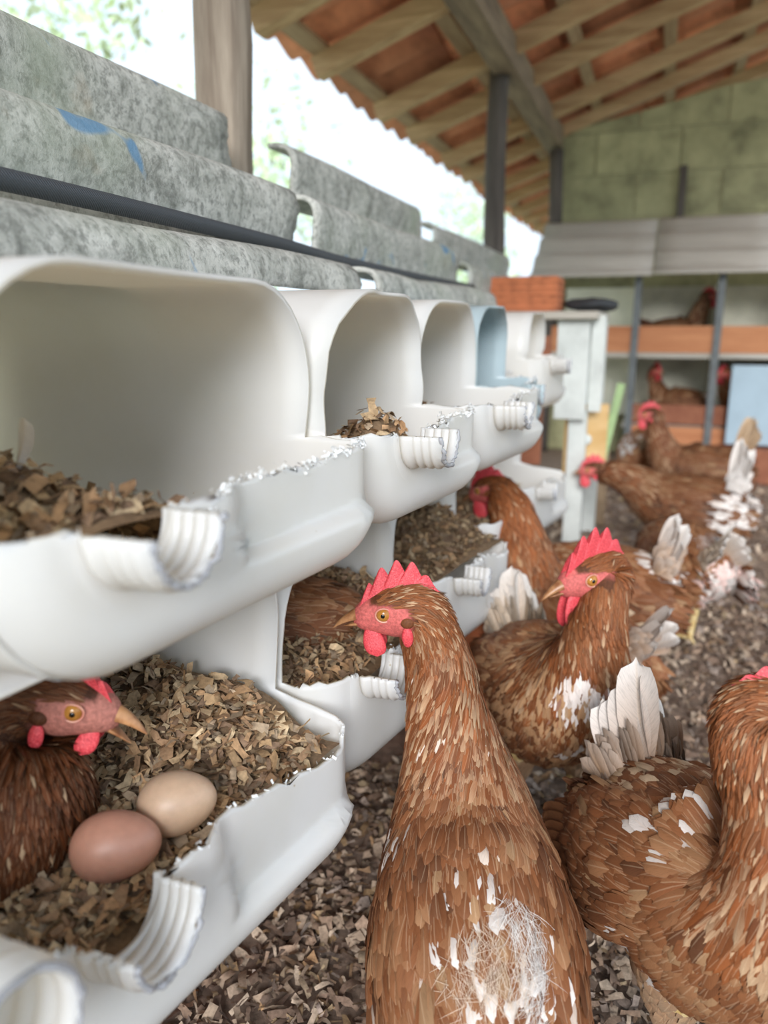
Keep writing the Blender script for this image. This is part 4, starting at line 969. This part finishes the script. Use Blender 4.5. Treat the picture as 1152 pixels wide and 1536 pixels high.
hen('dark-necked brown hen with raised tan tail in front of the rear shelf', (0.12, 2.72, 0), R(178),
    [(0.015, 2.72, 0.26, 0.048), (0.0, 2.72, 0.31, 0.037), (-0.008, 2.72, 0.345, 0.028)], (-0.028, 2.72, 0.372), (-1, 0.1, -0.1), dens=0.6, tail_el=72, tail_n=8, tail_c=(TAN, CREAM), seed=8, detail=False, dark=0.7, tail_L=0.15)
hen('orange and cream mottled hen beside the plywood panel', (-0.05, 3.05, 0), R(105),
    [(-0.07, 3.14, 0.21, 0.046), (-0.08, 3.165, 0.18, 0.034), (-0.08, 3.18, 0.15, 0.026)], (-0.085, 3.19, 0.125), (-0.2, 0.6, -0.8), dens=0.6, tail_el=50, tail_n=6, tail_c=(TAN, CREAM), seed=9, detail=False, dark=1.25,
    patches=(((-0.05, 0.06, 0.24), 0.05, WHITE, 0.6), ((-0.1, 0.0, 0.25), 0.05, CREAM, 0.6), ((-0.05, -0.06, 0.2), 0.06, CREAM, 0.7)))
# in the nests
hen('dark brown hen sitting in the nest behind the two eggs, beak parted', (-0.455, 0.345, 0.205), R(8),
    [(-0.398, 0.356, 0.345, 0.050), (-0.412, 0.358, 0.382, 0.042), (-0.404, 0.364, 0.408, 0.032)], (-0.372, 0.377, 0.410), (0.88, 0.40, -0.24), dens=2.2, sit=0.085, scale=0.86, legs=False, tail_n=0, seed=10, dark=0.50, streaks=0.12, beak_open=0.7, wings=False, comb_h=0.017, comb_lean=-0.35, wat=0.75, face=(0.52, 0.20, 0.155), hsc=1.22)
hen('golden-brown hen deep inside the second lower nest, only her side showing', (-0.43, 0.735, 0.205), R(200),
    [(-0.505, 0.71, 0.35, 0.045), (-0.515, 0.70, 0.37, 0.034), (-0.525, 0.70, 0.38, 0.026)], (-0.545, 0.695, 0.385), (-1, -0.2, -0.2), dens=1.2, sit=0.075, scale=0.86, legs=False, tail_n=0, seed=11, dark=0.9, streaks=0.2, wings=False, detail=False)
# on the rear shelf
hen('dark brown hen perched on the upper rear shelf', (0.06, SY+0.19, 0.547), R(20),
    [(0.135, SY+0.215, 0.72, 0.042), (0.150, SY+0.215, 0.755, 0.032), (0.157, SY+0.215, 0.775, 0.026)], (0.170, SY+0.22, 0.79), (0.9, 0.3, -0.1), dens=0.4, sit=0.10, scale=0.85, legs=False, seed=12, dark=0.5, detail=False, tail_n=4, tail_c=(DARK, DARK), tail_el=20)
hen('brown hen with red comb sitting on the lower rear shelf behind the plank', (0.06, SY+0.19, 0.227), R(165),
    [(-0.025, SY+0.21, 0.38, 0.042), (-0.035, SY+0.21, 0.42, 0.032), (-0.040, SY+0.21, 0.44, 0.026)], (-0.030, SY+0.19, 0.455), (0.5, -0.8, -0.1), dens=0.4, sit=0.10, scale=0.85, legs=False, seed=13, dark=0.7, detail=False, tail_n=4, tail_el=20)
hen('golden hen with red comb on the lower rear shelf beside the blue-grey panel', (0.37, SY+0.19, 0.227), R(178),
    [(0.29, SY+0.18, 0.37, 0.042), (0.277, SY+0.17, 0.41, 0.032), (0.270, SY+0.16, 0.435, 0.026)], (0.262, SY+0.14, 0.45), (-0.6, -0.8, -0.1), dens=0.4, sit=0.10, scale=0.85, legs=False, seed=14, dark=1.2, detail=False, tail_n=4, tail_el=20)

# small loose feather in the upper nest
bv, bq, bc, bu = blade(0.035, 0.012, rng, WHITE*0.8, WHITE, 0.3)
o = link('loose_feather', raw_mesh('loose_feather', bv, bq, col=bc, uv=bu), M_feather, None, (-0.36, 0.355, 0.578)); o.rotation_euler = (R(80), R(-60), R(10))
tag(o, 'small pale curled feather stuck in the shavings of the upper nest', 'feather')

# ------------------------------------------------------------------ trees outside
def tree(label, x, y, h, rx, n, seed):
    g = np.random.default_rng(seed); t = empty('tree', (x, y, -0.05)); tag(t, label, 'tree', 'trees outside the barn')
    P = np.array([(0.05*sin(k), 0.04*cos(k*1.3), h*0.7*k/7) for k in range(8)]); V, Q, T = tube(P, np.linspace(0.09, 0.03, 8), 8); link('trunk', raw_mesh('trunk', V, Q, T), M_bark, t)
    cl = g.normal(size=(26, 3)); cl /= np.linalg.norm(cl, axis=1)[:, None]; cl *= g.random((26, 1))**0.4*np.array([rx, rx, h*0.42]); cl[:, 2] += h*0.60
    C = cl[g.integers(0, 26, n)]+g.normal(size=(n, 3))*0.24; C[:, 2] = np.maximum(C[:, 2], 0.15)
    a = g.normal(size=(n, 3)); a /= np.linalg.norm(a, axis=1)[:, None]; b = np.cross(a, g.normal(size=(n, 3))); b /= np.linalg.norm(b, axis=1)[:, None]; s = 0.055*g.uniform(0.6, 1.4, (n, 1))
    V = np.stack([C-a*s, C+b*s*0.45, C+a*s, C-b*s*0.45], 1).reshape(-1, 3); cc = np.repeat(np.array([[0.66, 0.78, 0.48]])*g.uniform(0.6, 1.3, (n, 1)), 4, 0)
    tag(link('foliage', raw_mesh('foliage', V, np.arange(n*4).reshape(-1, 4), col=cc, smooth=False), M_leaf, t), kind='stuff')
tree('light green tree beyond the square timber post', -4.6, 4.6, 4.2, 1.1, 2600, 1)
tree('light green tree standing past the corrugated sheet with blue marks', -5.6, 2.6, 4.6, 1.2, 2600, 2)
tree('light green tree seen between the square post and the log post', -4.2, 7.6, 3.2, 1.0, 2200, 3)
tree('light green tree seen between the log post and the rear wall', -3.4, 13.0, 3.0, 1.1, 2200, 4)
